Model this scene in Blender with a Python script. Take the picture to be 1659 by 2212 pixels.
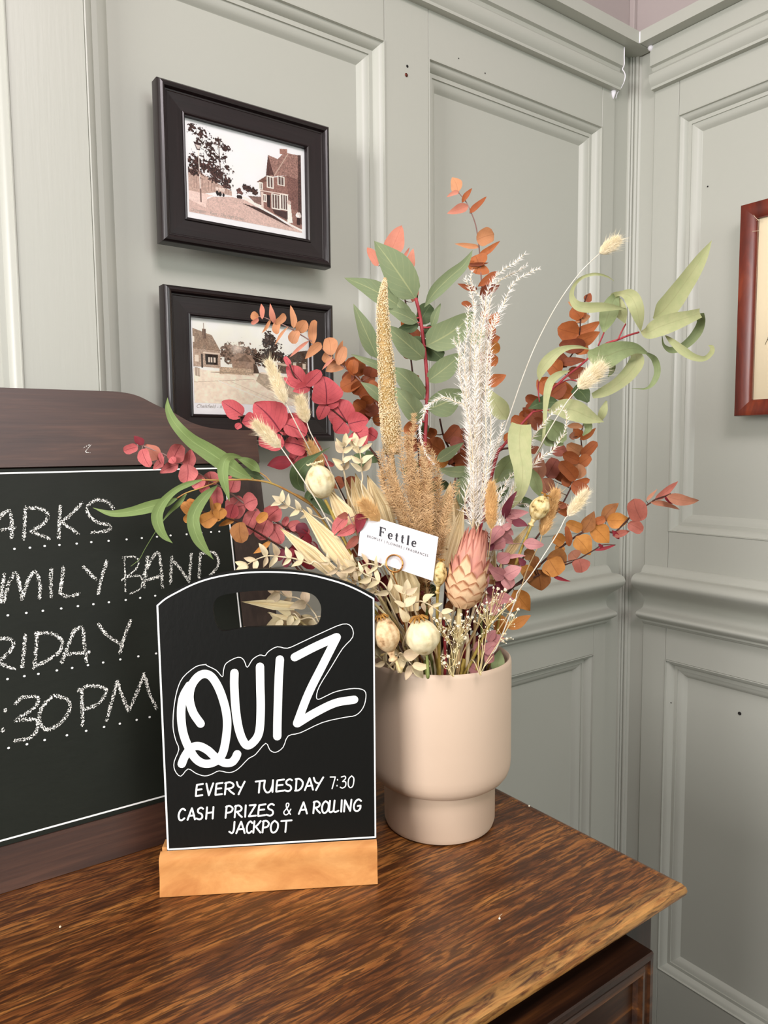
import bpy, math, random
import numpy as np
from mathutils import Vector
from mathutils.geometry import tessellate_polygon
for o in list(bpy.data.objects): bpy.data.objects.remove(o)
SC = bpy.context.scene
COL = SC.collection

# ------------------------------------------------------------------ camera
F, YAW, PIT, ROL = 1591.06, 0.63304814, 0.08655399, 0.00875346
PX, PY = 829.5, 1106.0
fw = np.array([math.sin(YAW)*math.cos(PIT), math.cos(YAW)*math.cos(PIT), -math.sin(PIT)])
rt = np.array([math.cos(YAW), -math.sin(YAW), 0.0]); dn = np.cross(fw, rt)
RT = rt*math.cos(ROL)+dn*math.sin(ROL); DN = -rt*math.sin(ROL)+dn*math.cos(ROL)
CAM = np.array([0.0, 0.0, 1.25])
cd = bpy.data.cameras.new('camera'); cam = bpy.data.objects.new('camera', cd); COL.objects.link(cam)
cd.sensor_fit = 'HORIZONTAL'; cd.sensor_width = 36; cd.lens = F/1659*36; cd.clip_start = 0.02
from mathutils import Matrix
cam.matrix_world = Matrix([[RT[0], -DN[0], -fw[0], 0], [RT[1], -DN[1], -fw[1], 0], [RT[2], -DN[2], -fw[2], 1.25], [0, 0, 0, 1]])
SC.camera = cam
# ------------------------------------------------------------------ light
w = bpy.data.worlds.new('world'); SC.world = w; w.use_nodes = True
w.node_tree.nodes['Background'].inputs[0].default_value = (.80, 1.0, .92, 1)
w.node_tree.nodes['Background'].inputs[1].default_value = 0.10
def area(name, loc, aim, sx, sy, power, col):
    l = bpy.data.lights.new(name, 'AREA'); l.shape = 'RECTANGLE'; l.size = sx; l.size_y = sy; l.energy = power; l.color = col
    o = bpy.data.objects.new(name, l); COL.objects.link(o); o.location = loc
    o.rotation_euler = (Vector(aim)-Vector(loc)).to_track_quat('-Z', 'Y').to_euler(); return o
area('window_light', (-2.9, -.1, 1.72), (0.9, 0.8, 1.2), 1.7, 1.3, 92, (1.0, .97, .965))
area('window_light', (0.45, -2.1, 1.95), (0.3, 0.9, 1.25), 1.0, 1.1, 15, (.93, 1.0, .97))
area('overhead_fill_light', (0.05, -0.50, 2.42), (0.1, 0.3, 0), .55, .55, 17, (1.0, .90, .925))  # added overhead fill, no real fitting; makes the walls fall off darker downwards
SC.view_settings.view_transform = 'Standard'; SC.view_settings.look = 'None'
SC.view_settings.gamma = 1; SC.view_settings.use_curve_mapping = False
SC.view_settings.exposure = 0.45

# ------------------------------------------------------------------ helpers
def ray(x, y): return RT*(x-PX)/F+DN*(y-PY)/F+fw
def U(x, y, d): return CAM+ray(x, y)*d                # pixel + depth along the view axis
def onY(x, y, Y): v = ray(x, y); return CAM+v*(Y-CAM[1])/v[1]
def onZ(x, y, Z): v = ray(x, y); return CAM+v*(Z-CAM[2])/v[2]
ORG = {}
def lin(c):
    if isinstance(c, str): c = [int(c[i:i+2], 16)/255 for i in (0, 2, 4)]
    return tuple([(x/12.92 if x <= .04045 else ((x+.055)/1.055)**2.4) for x in c])+(1,)
def props(o, label=None, cat=None, group=None, kind=None):
    if label: o['label'] = label
    if cat: o['category'] = cat
    if group: o['group'] = group
    if kind: o['kind'] = kind
    return o
def thing(name, loc, label=None, cat=None, group=None, kind=None):
    o = bpy.data.objects.new(name, None); COL.objects.link(o); o.empty_display_size = .02
    o.location = [float(v) for v in loc]; ORG[o] = np.array(loc, float)
    return props(o, label, cat, group, kind)
def mk(name, V, Fc, mat, parent=None, smooth=True, uv=None, loc=None, kind=None, label=None, autos=None):
    V = np.array(V, float)
    org = ORG[parent] if parent is not None else (np.array(loc, float) if loc is not None else V.mean(0))
    me = bpy.data.meshes.new(name); me.from_pydata((V-org).tolist(), [], [list(f) for f in Fc])
    if uv is not None:
        ul = me.uv_layers.new(name='uv'); idx = np.empty(len(me.loops), dtype=np.int32); me.loops.foreach_get('vertex_index', idx)
        ul.data.foreach_set('uv', np.array(uv, dtype=np.float32)[idx].ravel())
    if mat is not None: me.materials.append(mat)
    if smooth: me.polygons.foreach_set('use_smooth', [True]*len(me.polygons))
    if autos:
        try: me.set_sharp_from_angle(angle=autos)
        except Exception: pass
    me.update()
    o = bpy.data.objects.new(name, me); COL.objects.link(o)
    if parent is not None: o.parent = parent; ORG[o] = org
    else: o.location = org.tolist(); ORG[o] = org
    if kind: o['kind'] = kind
    if label: o['label'] = label
    return o
def box(x0, x1, y0, y1, z0, z1, b=0.0):
    # box with chamfered edges (inset b) -> verts, faces
    if b <= 0:
        V = [(x, y, z) for x in (x0, x1) for y in (y0, y1) for z in (z0, z1)]
        return V, [(0, 1, 3, 2), (4, 6, 7, 5), (0, 4, 5, 1), (2, 3, 7, 6), (0, 2, 6, 4), (1, 5, 7, 3)]
    V = []; idx = {}
    X = ((x0, x0+b), (x1, x1-b)); Y = ((y0, y0+b), (y1, y1-b)); Z = ((z0, z0+b), (z1, z1-b))
    for i in (0, 1):
        for j in (0, 1):
            for k in (0, 1):
                for ax in range(3):
                    idx[(i, j, k, ax)] = len(V)
                    V.append((X[i][0 if ax == 0 else 1], Y[j][0 if ax == 1 else 1], Z[k][0 if ax == 2 else 1]))
    Fc = []
    def order(q, s): return q if s else q[::-1]
    for ax in range(3):
        for s in (0, 1):
            o = [a for a in range(3) if a != ax]; q = []
            for p in ((0, 0), (1, 0), (1, 1), (0, 1)):
                t = [0, 0, 0]; t[ax] = s; t[o[0]] = p[0]; t[o[1]] = p[1]; q.append(idx[(t[0], t[1], t[2], ax)])
            Fc.append(order(q, (s == 1) == (ax != 1)))
    for ax in range(3):       # edges along ax
        o = [a for a in range(3) if a != ax]
        for p in (0, 1):
            for r in (0, 1):
                q = []
                for (s, a2) in ((0, o[0]), (1, o[0]), (1, o[1]), (0, o[1])):
                    t = [0, 0, 0]; t[ax] = s; t[o[0]] = p; t[o[1]] = r; q.append(idx[(t[0], t[1], t[2], a2)])
                Fc.append(q)
    for i in (0, 1):
        for j in (0, 1):
            for k in (0, 1): Fc.append([idx[(i, j, k, a)] for a in range(3)])
    return V, Fc
def merge(parts):
    V = []; Fc = []; UV = []
    for p in parts:
        n = len(V); V += [tuple(v) for v in p[0]]; Fc += [[i+n for i in f] for f in p[1]]
        if len(p) > 2: UV += list(p[2])
    return (V, Fc, UV) if UV else (V, Fc)
def bxo(name, dims, mat, parent=None, b=.001, **k):
    V, Fc = box(*dims, b=b); return mk(name, V, Fc, mat, parent, smooth=False, **k)
def extr(poly, a, bvec, caps=True):
    """extrude 3D closed polygon poly from +a to +b offsets"""
    n = len(poly); P = [np.array(p)+a for p in poly]+[np.array(p)+bvec for p in poly]
    Fc = [(i, (i+1) % n, n+(i+1) % n, n+i) for i in range(n)]
    if caps:
        tr = tessellate_polygon([[Vector(p) for p in poly]])
        for t in tr: Fc.append(tuple(t)); Fc.append(tuple(n+i for i in t)[::-1])
    return P, Fc
def catmull(P, n=6):
    P = [np.array(p, float) for p in P]
    if len(P) < 3: n = max(n, 2)
    out = []
    for i in range(len(P)-1):
        p0 = P[i-1] if i > 0 else 2*P[0]-P[1]; p1, p2 = P[i], P[i+1]
        p3 = P[i+2] if i+2 < len(P) else 2*P[-1]-P[-2]
        for k in range(n):
            t = k/n
            out.append(.5*((2*p1)+(-p0+p2)*t+(2*p0-5*p1+4*p2-p3)*t*t+(-p0+3*p1-3*p2+p3)*t**3))
    out.append(P[-1]); return out
def nrm(v): v = np.array(v, float); l = np.linalg.norm(v); return v/l if l > 1e-12 else v
def tube(path, radii, n=6):
    P = [np.array(p, float) for p in path]; m = len(P)
    if not hasattr(radii, '__len__'): radii = [radii]*m
    V = []; UVs = []; up = None
    for i in range(m):
        t = nrm(P[min(i+1, m-1)]-P[max(i-1, 0)])
        if up is None: up = nrm(np.cross(t, (0.3, .9, .31)))
        up = nrm(up-t*np.dot(up, t)); s = np.cross(t, up)
        r = radii[i] if i < len(radii) else radii[-1]
        for k in range(n):
            a = 2*math.pi*k/n; V.append(P[i]+(up*math.cos(a)+s*math.sin(a))*r); UVs.append((k/n, i/m))
    Fc = [(i*n+k, i*n+(k+1) % n, (i+1)*n+(k+1) % n, (i+1)*n+k) for i in range(m-1) for k in range(n)]
    Fc.append(tuple(range(n))[::-1]); Fc.append(tuple((m-1)*n+k for k in range(n)))
    return V, Fc, UVs
def lathe(prof, n=48, c=(0, 0, 0), axis=(0, 0, 1), cap=True):
    ax = nrm(axis); a = nrm(np.cross(ax, (0.13, .97, .2))); b = np.cross(ax, a); V = []; UVs = []
    for j, (r, z) in enumerate(prof):
        for k in range(n):
            t = 2*math.pi*k/n; V.append(np.array(c)+ax*z+(a*math.cos(t)+b*math.sin(t))*r); UVs.append((k/n, j/len(prof)))
    m = len(prof)
    Fc = [(i*n+k, i*n+(k+1) % n, (i+1)*n+(k+1) % n, (i+1)*n+k) for i in range(m-1) for k in range(n)]
    if cap: Fc.append(tuple(range(n))[::-1]); Fc.append(tuple((m-1)*n+k for k in range(n)))
    return V, Fc, UVs

# ------------------------------------------------------------------ materials
def mat(name, col=(.5, .5, .5, 1), rough=.5, metal=0, spec=.5):
    m = bpy.data.materials.new(name); m.use_nodes = True; b = m.node_tree.nodes['Principled BSDF']
    b.inputs['Base Color'].default_value = lin(col) if isinstance(col, str) else col
    b.inputs['Roughness'].default_value = rough; b.inputs['Metallic'].default_value = metal
    b.inputs['Specular IOR Level'].default_value = spec
    return m, m.node_tree, b
def N(nt, t, **k):
    n = nt.nodes.new(t)
    for a, v in k.items():
        if a in n.inputs.keys() if hasattr(n.inputs, 'keys') else False: n.inputs[a].default_value = v
        else: setattr(n, a, v)
    return n
def ramp(nt, fac, stops):
    r = nt.nodes.new('ShaderNodeValToRGB'); nt.links.new(fac, r.inputs[0]); e = r.color_ramp.elements
    while len(e) < len(stops): e.new(.5)
    for i, (p, c) in enumerate(stops):
        e[i].position = p; e[i].color = lin(c) if isinstance(c, str) else (c, c, c, 1)
    return r.outputs[0]
def noise(nt, scale, mapping=(1, 1, 1), detail=5, rough=.55, src='Object', dist=0, rot=(0, 0, 0), loc=(0, 0, 0)):
    if src == 'World': g = nt.nodes.new('ShaderNodeNewGeometry'); s = g.outputs['Position']
    else: s = nt.nodes.new('ShaderNodeTexCoord').outputs[src]
    mp = nt.nodes.new('ShaderNodeMapping'); nt.links.new(s, mp.inputs[0])
    mp.inputs['Scale'].default_value = mapping; mp.inputs['Rotation'].default_value = rot; mp.inputs['Location'].default_value = loc
    n = nt.nodes.new('ShaderNodeTexNoise'); nt.links.new(mp.outputs[0], n.inputs['Vector'])
    n.inputs['Scale'].default_value = scale; n.inputs['Detail'].default_value = detail; n.inputs['Roughness'].default_value = rough; n.inputs['Distortion'].default_value = dist
    return n.outputs[0]
def bump(nt, b, h, strength=.2, dist=.001):
    n = nt.nodes.new('ShaderNodeBump'); n.inputs['Strength'].default_value = strength; n.inputs['Distance'].default_value = dist
    nt.links.new(h, n.inputs['Height']); nt.links.new(n.outputs[0], b.inputs['Normal']); return n
def math_(nt, op, a, b=None, c=None):
    n = nt.nodes.new('ShaderNodeMath'); n.operation = op
    for i, v in enumerate((a, b, c)):
        if v is None: continue
        if isinstance(v, (int, float)): n.inputs[i].default_value = v
        else: nt.links.new(v, n.inputs[i])
    return n.outputs[0]
def mixc(nt, fac, a, b, mode='MIX'):
    n = nt.nodes.new('ShaderNodeMix'); n.data_type = 'RGBA'; n.blend_type = mode
    if isinstance(fac, (int, float)): n.inputs[0].default_value = fac
    else: nt.links.new(fac, n.inputs[0])
    for i, v in ((6, a), (7, b)):
        if isinstance(v, str): n.inputs[i].default_value = lin(v)
        else: nt.links.new(v, n.inputs[i])
    return n.outputs[2]
def paint(name, c1, c2, rough=.38, vert=True):
    m, nt, b = mat(name, c1, rough)
    n1 = noise(nt, 3, src='World', detail=3)
    nt.links.new(mixc(nt, n1, c1, c2), b.inputs['Base Color'])
    n2 = noise(nt, 260, (1, 1, .06) if vert else (.5, .5, .5), 3, src='World')
    bump(nt, b, n2, .16, .0006); return m
M_WALL = paint('wall_paint', 'b2b4aa', 'b6b6ac', .40, False)
M_STILE = paint('wall_paint_brushed', 'b2b4aa', 'b6b6ac', .36, True)
M_UPPER = paint('upper_wall_paint', 'ab9f9d', 'afa3a0', .6, False)
M_CEIL = paint('ceiling_paint', 'd0cac4', 'd5d0ca', .8, False)
M_CAULK, _, _ = mat('caulk', 'eeeaf0', .3)
M_HOLE, _, _ = mat('dark_hole', '1a1512', .9)
def wood(name, stops, scale=30, mp=(.07, 1, 1), rough=.4, fine=.5, rot=(0, 0, 0), dist=1.2, bs=.2, big=None, src='World', streak=None):
    m, nt, b = mat(name, stops[0][1], rough)
    n1 = noise(nt, scale, mp, 6, .62, src, dist, rot)
    c = ramp(nt, n1, stops)
    n2 = noise(nt, scale*6, (mp[0]*.5, mp[1], mp[2]), 3, .6, src, .3, rot)
    c = mixc(nt, math_(nt, 'MULTIPLY', ramp(nt, n2, [(.42, 1.0), (.60, 0.0)]), fine), c, stops[0][1], 'MIX')
    if big:
        n3 = noise(nt, scale*.18, (mp[0]*2.5, mp[1], mp[2]), 3, .5, src, 2, rot)
        c = mixc(nt, ramp(nt, n3, [(.45, 0.0), (.68, .75)]), c, big)
    nt.links.new(c, b.inputs['Base Color']); bump(nt, b, n2, bs, .0006)
    return m
def oaktop():
    m, nt, b = mat('dark_oak_top', '6b3f1d', .34)
    n1 = noise(nt, 34, (.10, 1, 1), 7, .68, 'World', 1.8); c = ramp(nt, n1, [(.33, '43240f'), (.47, '6e3f1c'), (.56, '8f5a2a'), (.70, 'ad7439')])
    n2 = noise(nt, 300, (.10, 1, 1), 4, .6, 'World', .6); c = mixc(nt, ramp(nt, n2, [(.46, 0.0), (.55, .78)]), c, '2e180a')
    n4 = noise(nt, 110, (.16, 1, 1), 3, .6, 'World', 1.2); c = mixc(nt, ramp(nt, n4, [(.50, 0.0), (.60, .55)]), c, '3a1f0d')
    g = nt.nodes.new('ShaderNodeNewGeometry'); s = nt.nodes.new('ShaderNodeSeparateXYZ'); nt.links.new(g.outputs['Position'], s.inputs[0])
    wear = math_(nt, 'MULTIPLY', ramp(nt, math_(nt, 'MULTIPLY', math_(nt, 'SUBTRACT', s.outputs[1], .40), 22.0), [(.0, 1.0), (.6, 0.0)]), ramp(nt, noise(nt, 190, (.12, 1, 1), 6, .65, 'World', .8), [(.40, 0.0), (.58, .75)]))
    nt.links.new(mixc(nt, wear, c, 'c99450'), b.inputs['Base Color']); bump(nt, b, n2, .35, .0006); return m
M_OAK = oaktop()
M_OAK_V = wood('dark_oak_side', [(.3, '140a07'), (.5, '291610'), (.7, '4c2b18')], 28, (1, 1, .08), .35, .5)
M_OAK_D = wood('dark_oak_drawer', [(.3, '160c07'), (.5, '2f1a10'), (.66, '4d2d15'), (.8, '85511f')], 20, (.1, 1, 1), .32, .5, dist=2)
M_FRAMEW = wood('black_brown_frame_wood', [(.3, '150d0e'), (.6, '1f1416'), (.8, '2a1c1d')], 60, (.05, 1, 1), .30, .4, bs=.25)
M_FRAMEWV = wood('black_brown_frame_wood_upright', [(.3, '150d0e'), (.6, '1f1416'), (.8, '2a1c1d')], 60, (1, 1, .05), .30, .4, bs=.25)
M_RED = wood('red_brown_frame_wood', [(.3, '4a160b'), (.5, '6e2512'), (.7, '8b3a1c')], 18, (1, 1, .2), .3, .3, dist=2)
M_BRD = wood('brown_stained_rail', [(.3, '34211a'), (.5, '462d22'), (.7, '573a2c')], 40, (.06, 1, 1), .45, .5, dist=1.5)
M_BRDV = wood('brown_stained_stile', [(.3, '2c211c'), (.5, '3b2e27'), (.7, '4a3b32')], 40, (1, 1, .06), .45, .5)
M_PINE = wood('pale_beech_base', [(.3, 'b2723e'), (.5, 'cf9256'), (.72, 'e0a86a')], 22, (.1, 1, 1), .33, .15, dist=.8, bs=.05)
M_FLOOR = wood('floor_boards', [(.3, '2a1c14'), (.6, '4a3323'), (.8, '5c412c')], 10, (1, .1, 1), .5)
m, nt, b = mat('chalkboard_paint', '20251f', .6, spec=.25); M_CHB = m
n1 = noise(nt, 6, src='World', detail=4); nt.links.new(ramp(nt, n1, [(.3, '12160f'), (.7, '1b1f17')]), b.inputs['Base Color'])
bump(nt, b, noise(nt, 160, (.5, .5, 1), 4, src='World'), .35, .0006)
m, nt, b = mat('sign_black_paint', '0d0e0c', .5, spec=.22); M_SGN = m
bump(nt, b, noise(nt, 220, (1, 1, .5), 4, src='World'), .3, .0006)
m, nt, b = mat('white_paint_marker', 'f4f6f2', .45); M_WP = m
n1 = noise(nt, 90, (1, 1, .15), 4, src='World'); nt.links.new(ramp(nt, n1, [(.3, 'd9e0da'), (.55, 'f6f8f4')]), b.inputs['Base Color'])
M_LINE, _, _ = mat('white_paint_line', 'eef1ee', .5)
def chalkmat():
    m, nt, b = mat('chalk', 'f6f6ee', .9)
    uv = nt.nodes.new('ShaderNodeTexCoord').outputs['UV']; s = nt.nodes.new('ShaderNodeSeparateXYZ'); nt.links.new(uv, s.inputs[0])
    d = math_(nt, 'ABSOLUTE', math_(nt, 'SUBTRACT', s.outputs[0], .5))
    n = noise(nt, 780, detail=2, src='World', rough=.6)
    n2 = noise(nt, 130, detail=2, src='World')
    th = math_(nt, 'ADD', math_(nt, 'MULTIPLY', math_(nt, 'POWER', math_(nt, 'MULTIPLY', d, 2.0), 3.0), .16), math_(nt, 'MULTIPLY', n2, .12))
    f = math_(nt, 'GREATER_THAN', n, math_(nt, 'ADD', th, .44))
    t = nt.nodes.new('ShaderNodeBsdfTransparent'); mx = nt.nodes.new('ShaderNodeMixShader')
    nt.links.new(f, mx.inputs[0]); nt.links.new(t.outputs[0], mx.inputs[1]); nt.links.new(b.outputs[0], mx.inputs[2])
    nt.links.new(mx.outputs[0], nt.nodes['Material Output'].inputs[0]); return m
M_CHALK = chalkmat()
m, nt, b = mat('pot_glaze', 'd8c4ae', .5); M_POT = m
nt.links.new(ramp(nt, noise(nt, 5, src='World'), [(.3, 'c8b19a'), (.7, 'd0b9a2')]), b.inputs['Base Color'])
bump(nt, b, noise(nt, 700, src='World', detail=2), .08, .0003)
M_POTIN, _, _ = mat('pot_inside', '3a2a22', .9)
M_CARD, _, _ = mat('card_stock', 'dcd9da', .6)
M_INK, _, _ = mat('card_ink', '26262c', .7)
M_GOLD, _, _ = mat('brass_ring', 'c98d4e', .3, .85)
M_PAPER, _, _ = mat('print_paper', 'ffffff', .35)
M_MAT, _, _ = mat('cream_mount', 'f2e2bf', .55)

def leafmat(name, c1, c2, vein, rough=.6, trans=.12, mott=.25, vs=.55, mc=None):
    m, nt, b = mat(name, c1, rough, spec=.3)
    uv = nt.nodes.new('ShaderNodeTexCoord').outputs['UV']; s = nt.nodes.new('ShaderNodeSeparateXYZ'); nt.links.new(uv, s.inputs[0])
    d = math_(nt, 'MULTIPLY', math_(nt, 'ABSOLUTE', math_(nt, 'SUBTRACT', s.outputs[0], .5)), 2.0)
    oi = nt.nodes.new('ShaderNodeObjectInfo').outputs['Random']
    base = mixc(nt, oi, c1, c2)
    n = noise(nt, 90, src='World', detail=4)
    base = mixc(nt, math_(nt, 'MULTIPLY', ramp(nt, n, [(.40, 0.0), (.65, 1.0)]), mott), base, mc or vein)
    mid = math_(nt, 'LESS_THAN', d, .045)
    ph = math_(nt, 'FRACT', math_(nt, 'SUBTRACT', math_(nt, 'MULTIPLY', s.outputs[1], 7.0), math_(nt, 'MULTIPLY', d, 2.4)))
    side = math_(nt, 'MULTIPLY', math_(nt, 'LESS_THAN', ph, .09), .35)
    v = math_(nt, 'MULTIPLY', math_(nt, 'MAXIMUM', mid, side), vs)
    nt.links.new(mixc(nt, v, base, vein), b.inputs['Base Color'])
    bump(nt, b, noise(nt, 240, src='World', detail=3), .25, .0006)
    if trans > 0:
        t = nt.nodes.new('ShaderNodeBsdfTranslucent'); nt.links.new(base, t.inputs[0]); mx = nt.nodes.new('ShaderNodeMixShader'); mx.inputs[0].default_value = trans
        nt.links.new(b.outputs[0], mx.inputs[1]); nt.links.new(t.outputs[0], mx.inputs[2]); nt.links.new(mx.outputs[0], nt.nodes['Material Output'].inputs[0])
    return m
L_TAN = leafmat('leaf_tan_orange', 'cb9068', 'c08358', '7a4526', vs=.3, mott=.15)
L_ORG = leafmat('leaf_rust_orange', 'b86b3a', 'a3572e', '5e2a14', vs=.35, mott=.25)
L_RUST = leafmat('leaf_dark_rust', '94502f', '7e3f28', '45190f', vs=.35)
L_AMB = leafmat('leaf_amber', 'd2924a', 'c4803c', '84481a', vs=.4, mott=.3)
L_AMBD = leafmat('leaf_amber_brown', 'ab7440', '996235', '5d3014', vs=.5, mott=.4)
L_COP = leafmat('leaf_copper', 'a96354', '995444', '4f211a', vs=.35)
L_PCOP = leafmat('leaf_pink_brown', 'b07a60', 'a0684f', '6d3d2c', vs=.35)
L_RED = leafmat('leaf_crimson', 'c85c60', 'bb4d52', '64182a', vs=.85, mott=.2)
L_REDB = leafmat('leaf_rose', 'd07672', 'c46262', '7c2a32', vs=.8, mott=.3)
L_REDD = leafmat('leaf_dark_red', '8a222c', '761e2a', '4a1018', vs=.3)
L_SAL = leafmat('leaf_salmon', 'cd8870', 'c27a66', 'a85848', vs=.3, mott=.2)
L_MAUVE = leafmat('leaf_mauve', 'c68c8a', 'b27674', '74394a', vs=.45, mott=.3)
L_MAUD = leafmat('leaf_plum', '7a3440', '6a2c38', '4a1a26', vs=.3)
L_GREY = leafmat('leaf_grey_green', '83906a', '75825d', 'b9ba84', vs=.42, mott=.25, mc='6f8462')
L_GRYD = leafmat('leaf_deep_green', '596a46', '50613e', '8c9a68', vs=.4, mott=.3, mc='43553a')
L_GRN = leafmat('leaf_willow_green', '7c9156', '72864e', 'a9bd7c', vs=.4, mott=.2, mc='66824a')
L_SAGE = leafmat('leaf_pale_sage', 'b1b384', 'a3a678', '8d8a62', vs=.35, mott=.35, mc='8f9c6a')
L_SAGED = leafmat('leaf_dull_sage', '8d9a6c', '828f62', '6d6a48', vs=.35, mott=.35, mc='6a7650')
L_CRM = leafmat('leaf_bleached_cream', 'e6d9b4', 'dccba0', 'b39a78', vs=.35, mott=.4, mc='c9b79c', trans=.15)
L_CRMP = leafmat('leaf_bleached_pinkish', 'dcc9a6', 'cfba94', 'a98a74', vs=.35, mott=.5, mc='b79f8a', trans=.15)
L_BRAC = leafmat('protea_bract_pink', 'dc9c84', 'd08f78', 'b46c58', vs=.15, mott=.25, mc='e9c4a4', trans=.1)
L_BRAT = leafmat('protea_bract_cream', 'e8bd92', 'ddb084', 'b6794f', vs=.15, mott=.3, mc='d29a70', trans=.1)
def bractmat(name, c1, c2, tipc):
    m = leafmat(name, c1, c2, 'a8664a', vs=.12, mott=.3, mc='d9a078', trans=.08); nt = m.node_tree; b = nt.nodes['Principled BSDF']
    uv = nt.nodes.new('ShaderNodeTexCoord').outputs['UV']; s = nt.nodes.new('ShaderNodeSeparateXYZ'); nt.links.new(uv, s.inputs[0])
    old = b.inputs['Base Color'].links[0].from_socket; d = math_(nt, 'ABSOLUTE', math_(nt, 'SUBTRACT', s.outputs[0], .5))
    f = ramp(nt, math_(nt, 'ADD', s.outputs[1], math_(nt, 'MULTIPLY', d, .5)), [(.80, 0.0), (1.0, .85)])
    nt.links.new(mixc(nt, f, old, tipc), b.inputs['Base Color']); return m
L_BRAC = bractmat('protea_bract_pink', 'dc9c8a', 'd08f80', 'a0604e')
L_BRAT = bractmat('protea_bract_cream', 'efcfa6', 'e6c096', '94522e')
def palmmat():
    m, nt, b = mat('palm_spear_cream', 'e8d5a8', .55, spec=.3)
    uv = nt.nodes.new('ShaderNodeTexCoord').outputs['UV']; mp = nt.nodes.new('ShaderNodeMapping'); mp.inputs['Scale'].default_value = (14, .4, 1); nt.links.new(uv, mp.inputs[0])
    n = nt.nodes.new('ShaderNodeTexNoise'); n.inputs['Scale'].default_value = 2.5; nt.links.new(mp.outputs[0], n.inputs['Vector'])
    nt.links.new(ramp(nt, n.outputs[0], [(.32, 'cbb183'), (.5, 'e6d3a6'), (.7, 'f0e2be')]), b.inputs['Base Color']); bump(nt, b, n.outputs[0], .4, .001); return m
M_PALM = palmmat()
def plain(name, c1, c2, rough=.7, sc=60, bs=.2, mp=(1, 1, 1), stops=None):
    m, nt, b = mat(name, c1, rough, spec=.3); n = noise(nt, sc, mp, 4, src='World')
    nt.links.new(ramp(nt, n, stops or [(.35, c1), (.65, c2)]), b.inputs['Base Color']); bump(nt, b, n, bs, .001); return m
S_BRN = plain('twig_dark_brown', '3b211a', '57342a'); S_RED = plain('twig_red', '8c2a30', 'a84046', .5); S_YEL = plain('twig_yellow_green', 'b39a52', 'a8683e', .5)
S_CRM = plain('twig_cream', 'ddceb0', 'cbb892'); S_PNK = plain('twig_pink_grey', '9d7f78', '7f5e58'); S_STR = plain('stem_straw', 'dccf9f', 'c9b27a', .6)
S_GRN = plain('stem_green', '8f9456', '6d7a42', .6); S_DRY = plain('stem_dry_yellow', 'b19a4a', '8c7330', .6, 120); S_SIL = plain('stem_silver', 'ded9cc', 'cfc7b4', .5); S_TAN = plain('stem_tan', 'cdb083', 'bf9f70')
P_WHITE = plain('plume_white', 'f4f0ea', 'e9e2d6', .8); P_TAN = plain('plume_tan', 'd6b488', 'c6a070', .85); P_BUFF = plain('plume_buff', 'ddcfae', 'd0c09a', .85)
P_TAIL = plain('tail_cream', 'efe0b8', 'f4e9cd', .9); P_TAILT = plain('tail_tan', 'e4bd80', 'dcb074', .9)
P_MIL = plain('millet_grain', 'e6d0a4', 'f0e0bc', .75, 200); P_MILC = plain('millet_core', 'bb9d6a', 'a68a56', .9)
M_POD = plain('poppy_pod_cream', 'e4d9ac', 'ddd09c', .65, 80, .5, stops=[(.3, 'b29c68'), (.42, 'd9caa0'), (.6, 'e8deb8')])
M_POD2 = plain('poppy_pod_tan', 'cfa97c', 'e0c79a', .65, 140, .4, stops=[(.3, '80603c'), (.42, 'c9a57a'), (.6, 'e0c79c')])
M_POD3 = plain('poppy_pod_yellow', 'd2b55c', 'e2cf88', .65, 160, .5, stops=[(.34, '6e5428'), (.45, 'c9b074'), (.62, 'e0cf9c')])
M_CRWN = plain('poppy_crown', 'b38238', '8a5f28', .6, 200)
M_GYP = plain('gypsophila_bloom', 'f3ecd8', 'e2d5b6', .8, 300)
# ================================================================== THE ROOM
W, XR = .945, 1.326
def LW(a, z, d): return (a, W+d, z)
def RW(a, z, d): return (XR+d, a, z)
wl = mk('wall_left', *box(-3.6, 1.42, W+.030, W+.12, 0, 2.5), M_UPPER, smooth=False, kind='structure')
wr = mk('wall_right', *box(XR+.030, XR+.12, -2.7, W+.12, 0, 2.5), M_UPPER, smooth=False, kind='structure')
mk('floor', *box(-3.6, 1.42, -2.7, 1.05, -.05, 0), M_FLOOR, smooth=False, kind='structure')
mk('ceiling', *box(-3.6, 1.42, -2.7, 1.05, 2.58, 2.62), M_CEIL, smooth=False, kind='structure')
PM = [(0, .03), (0, -.0012), (.0014, -.0014), (.0020, .0030), (.0055, .0042), (.0090, .0075), (.0115, .0120), (.0125, .0145), (.0190, .0145), (.0190, .0168), (.0210, .0172), (.0260, .0188), (.0300, .0218), (.0332, .0265), (.0345, .0275)]
def rect_sides(fn, a0, a1, z0, z1, prof):
    """four mitred sides of a rectangular moulding; prof = (inset, depth)"""
    out = []
    cor = lambda t: [(a0+t, z0+t), (a1-t, z0+t), (a1-t, z1-t), (a0+t, z1-t)]
    for s in range(4):
        V = [];
        for t, d in prof:
            c = cor(t); V += [fn(*c[s], d), fn(*c[(s+1) % 4], d)]
        out.append((V, [(2*i, 2*i+1, 2*i+3, 2*i+2) for i in range(len(prof)-1)]))
    return out
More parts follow.
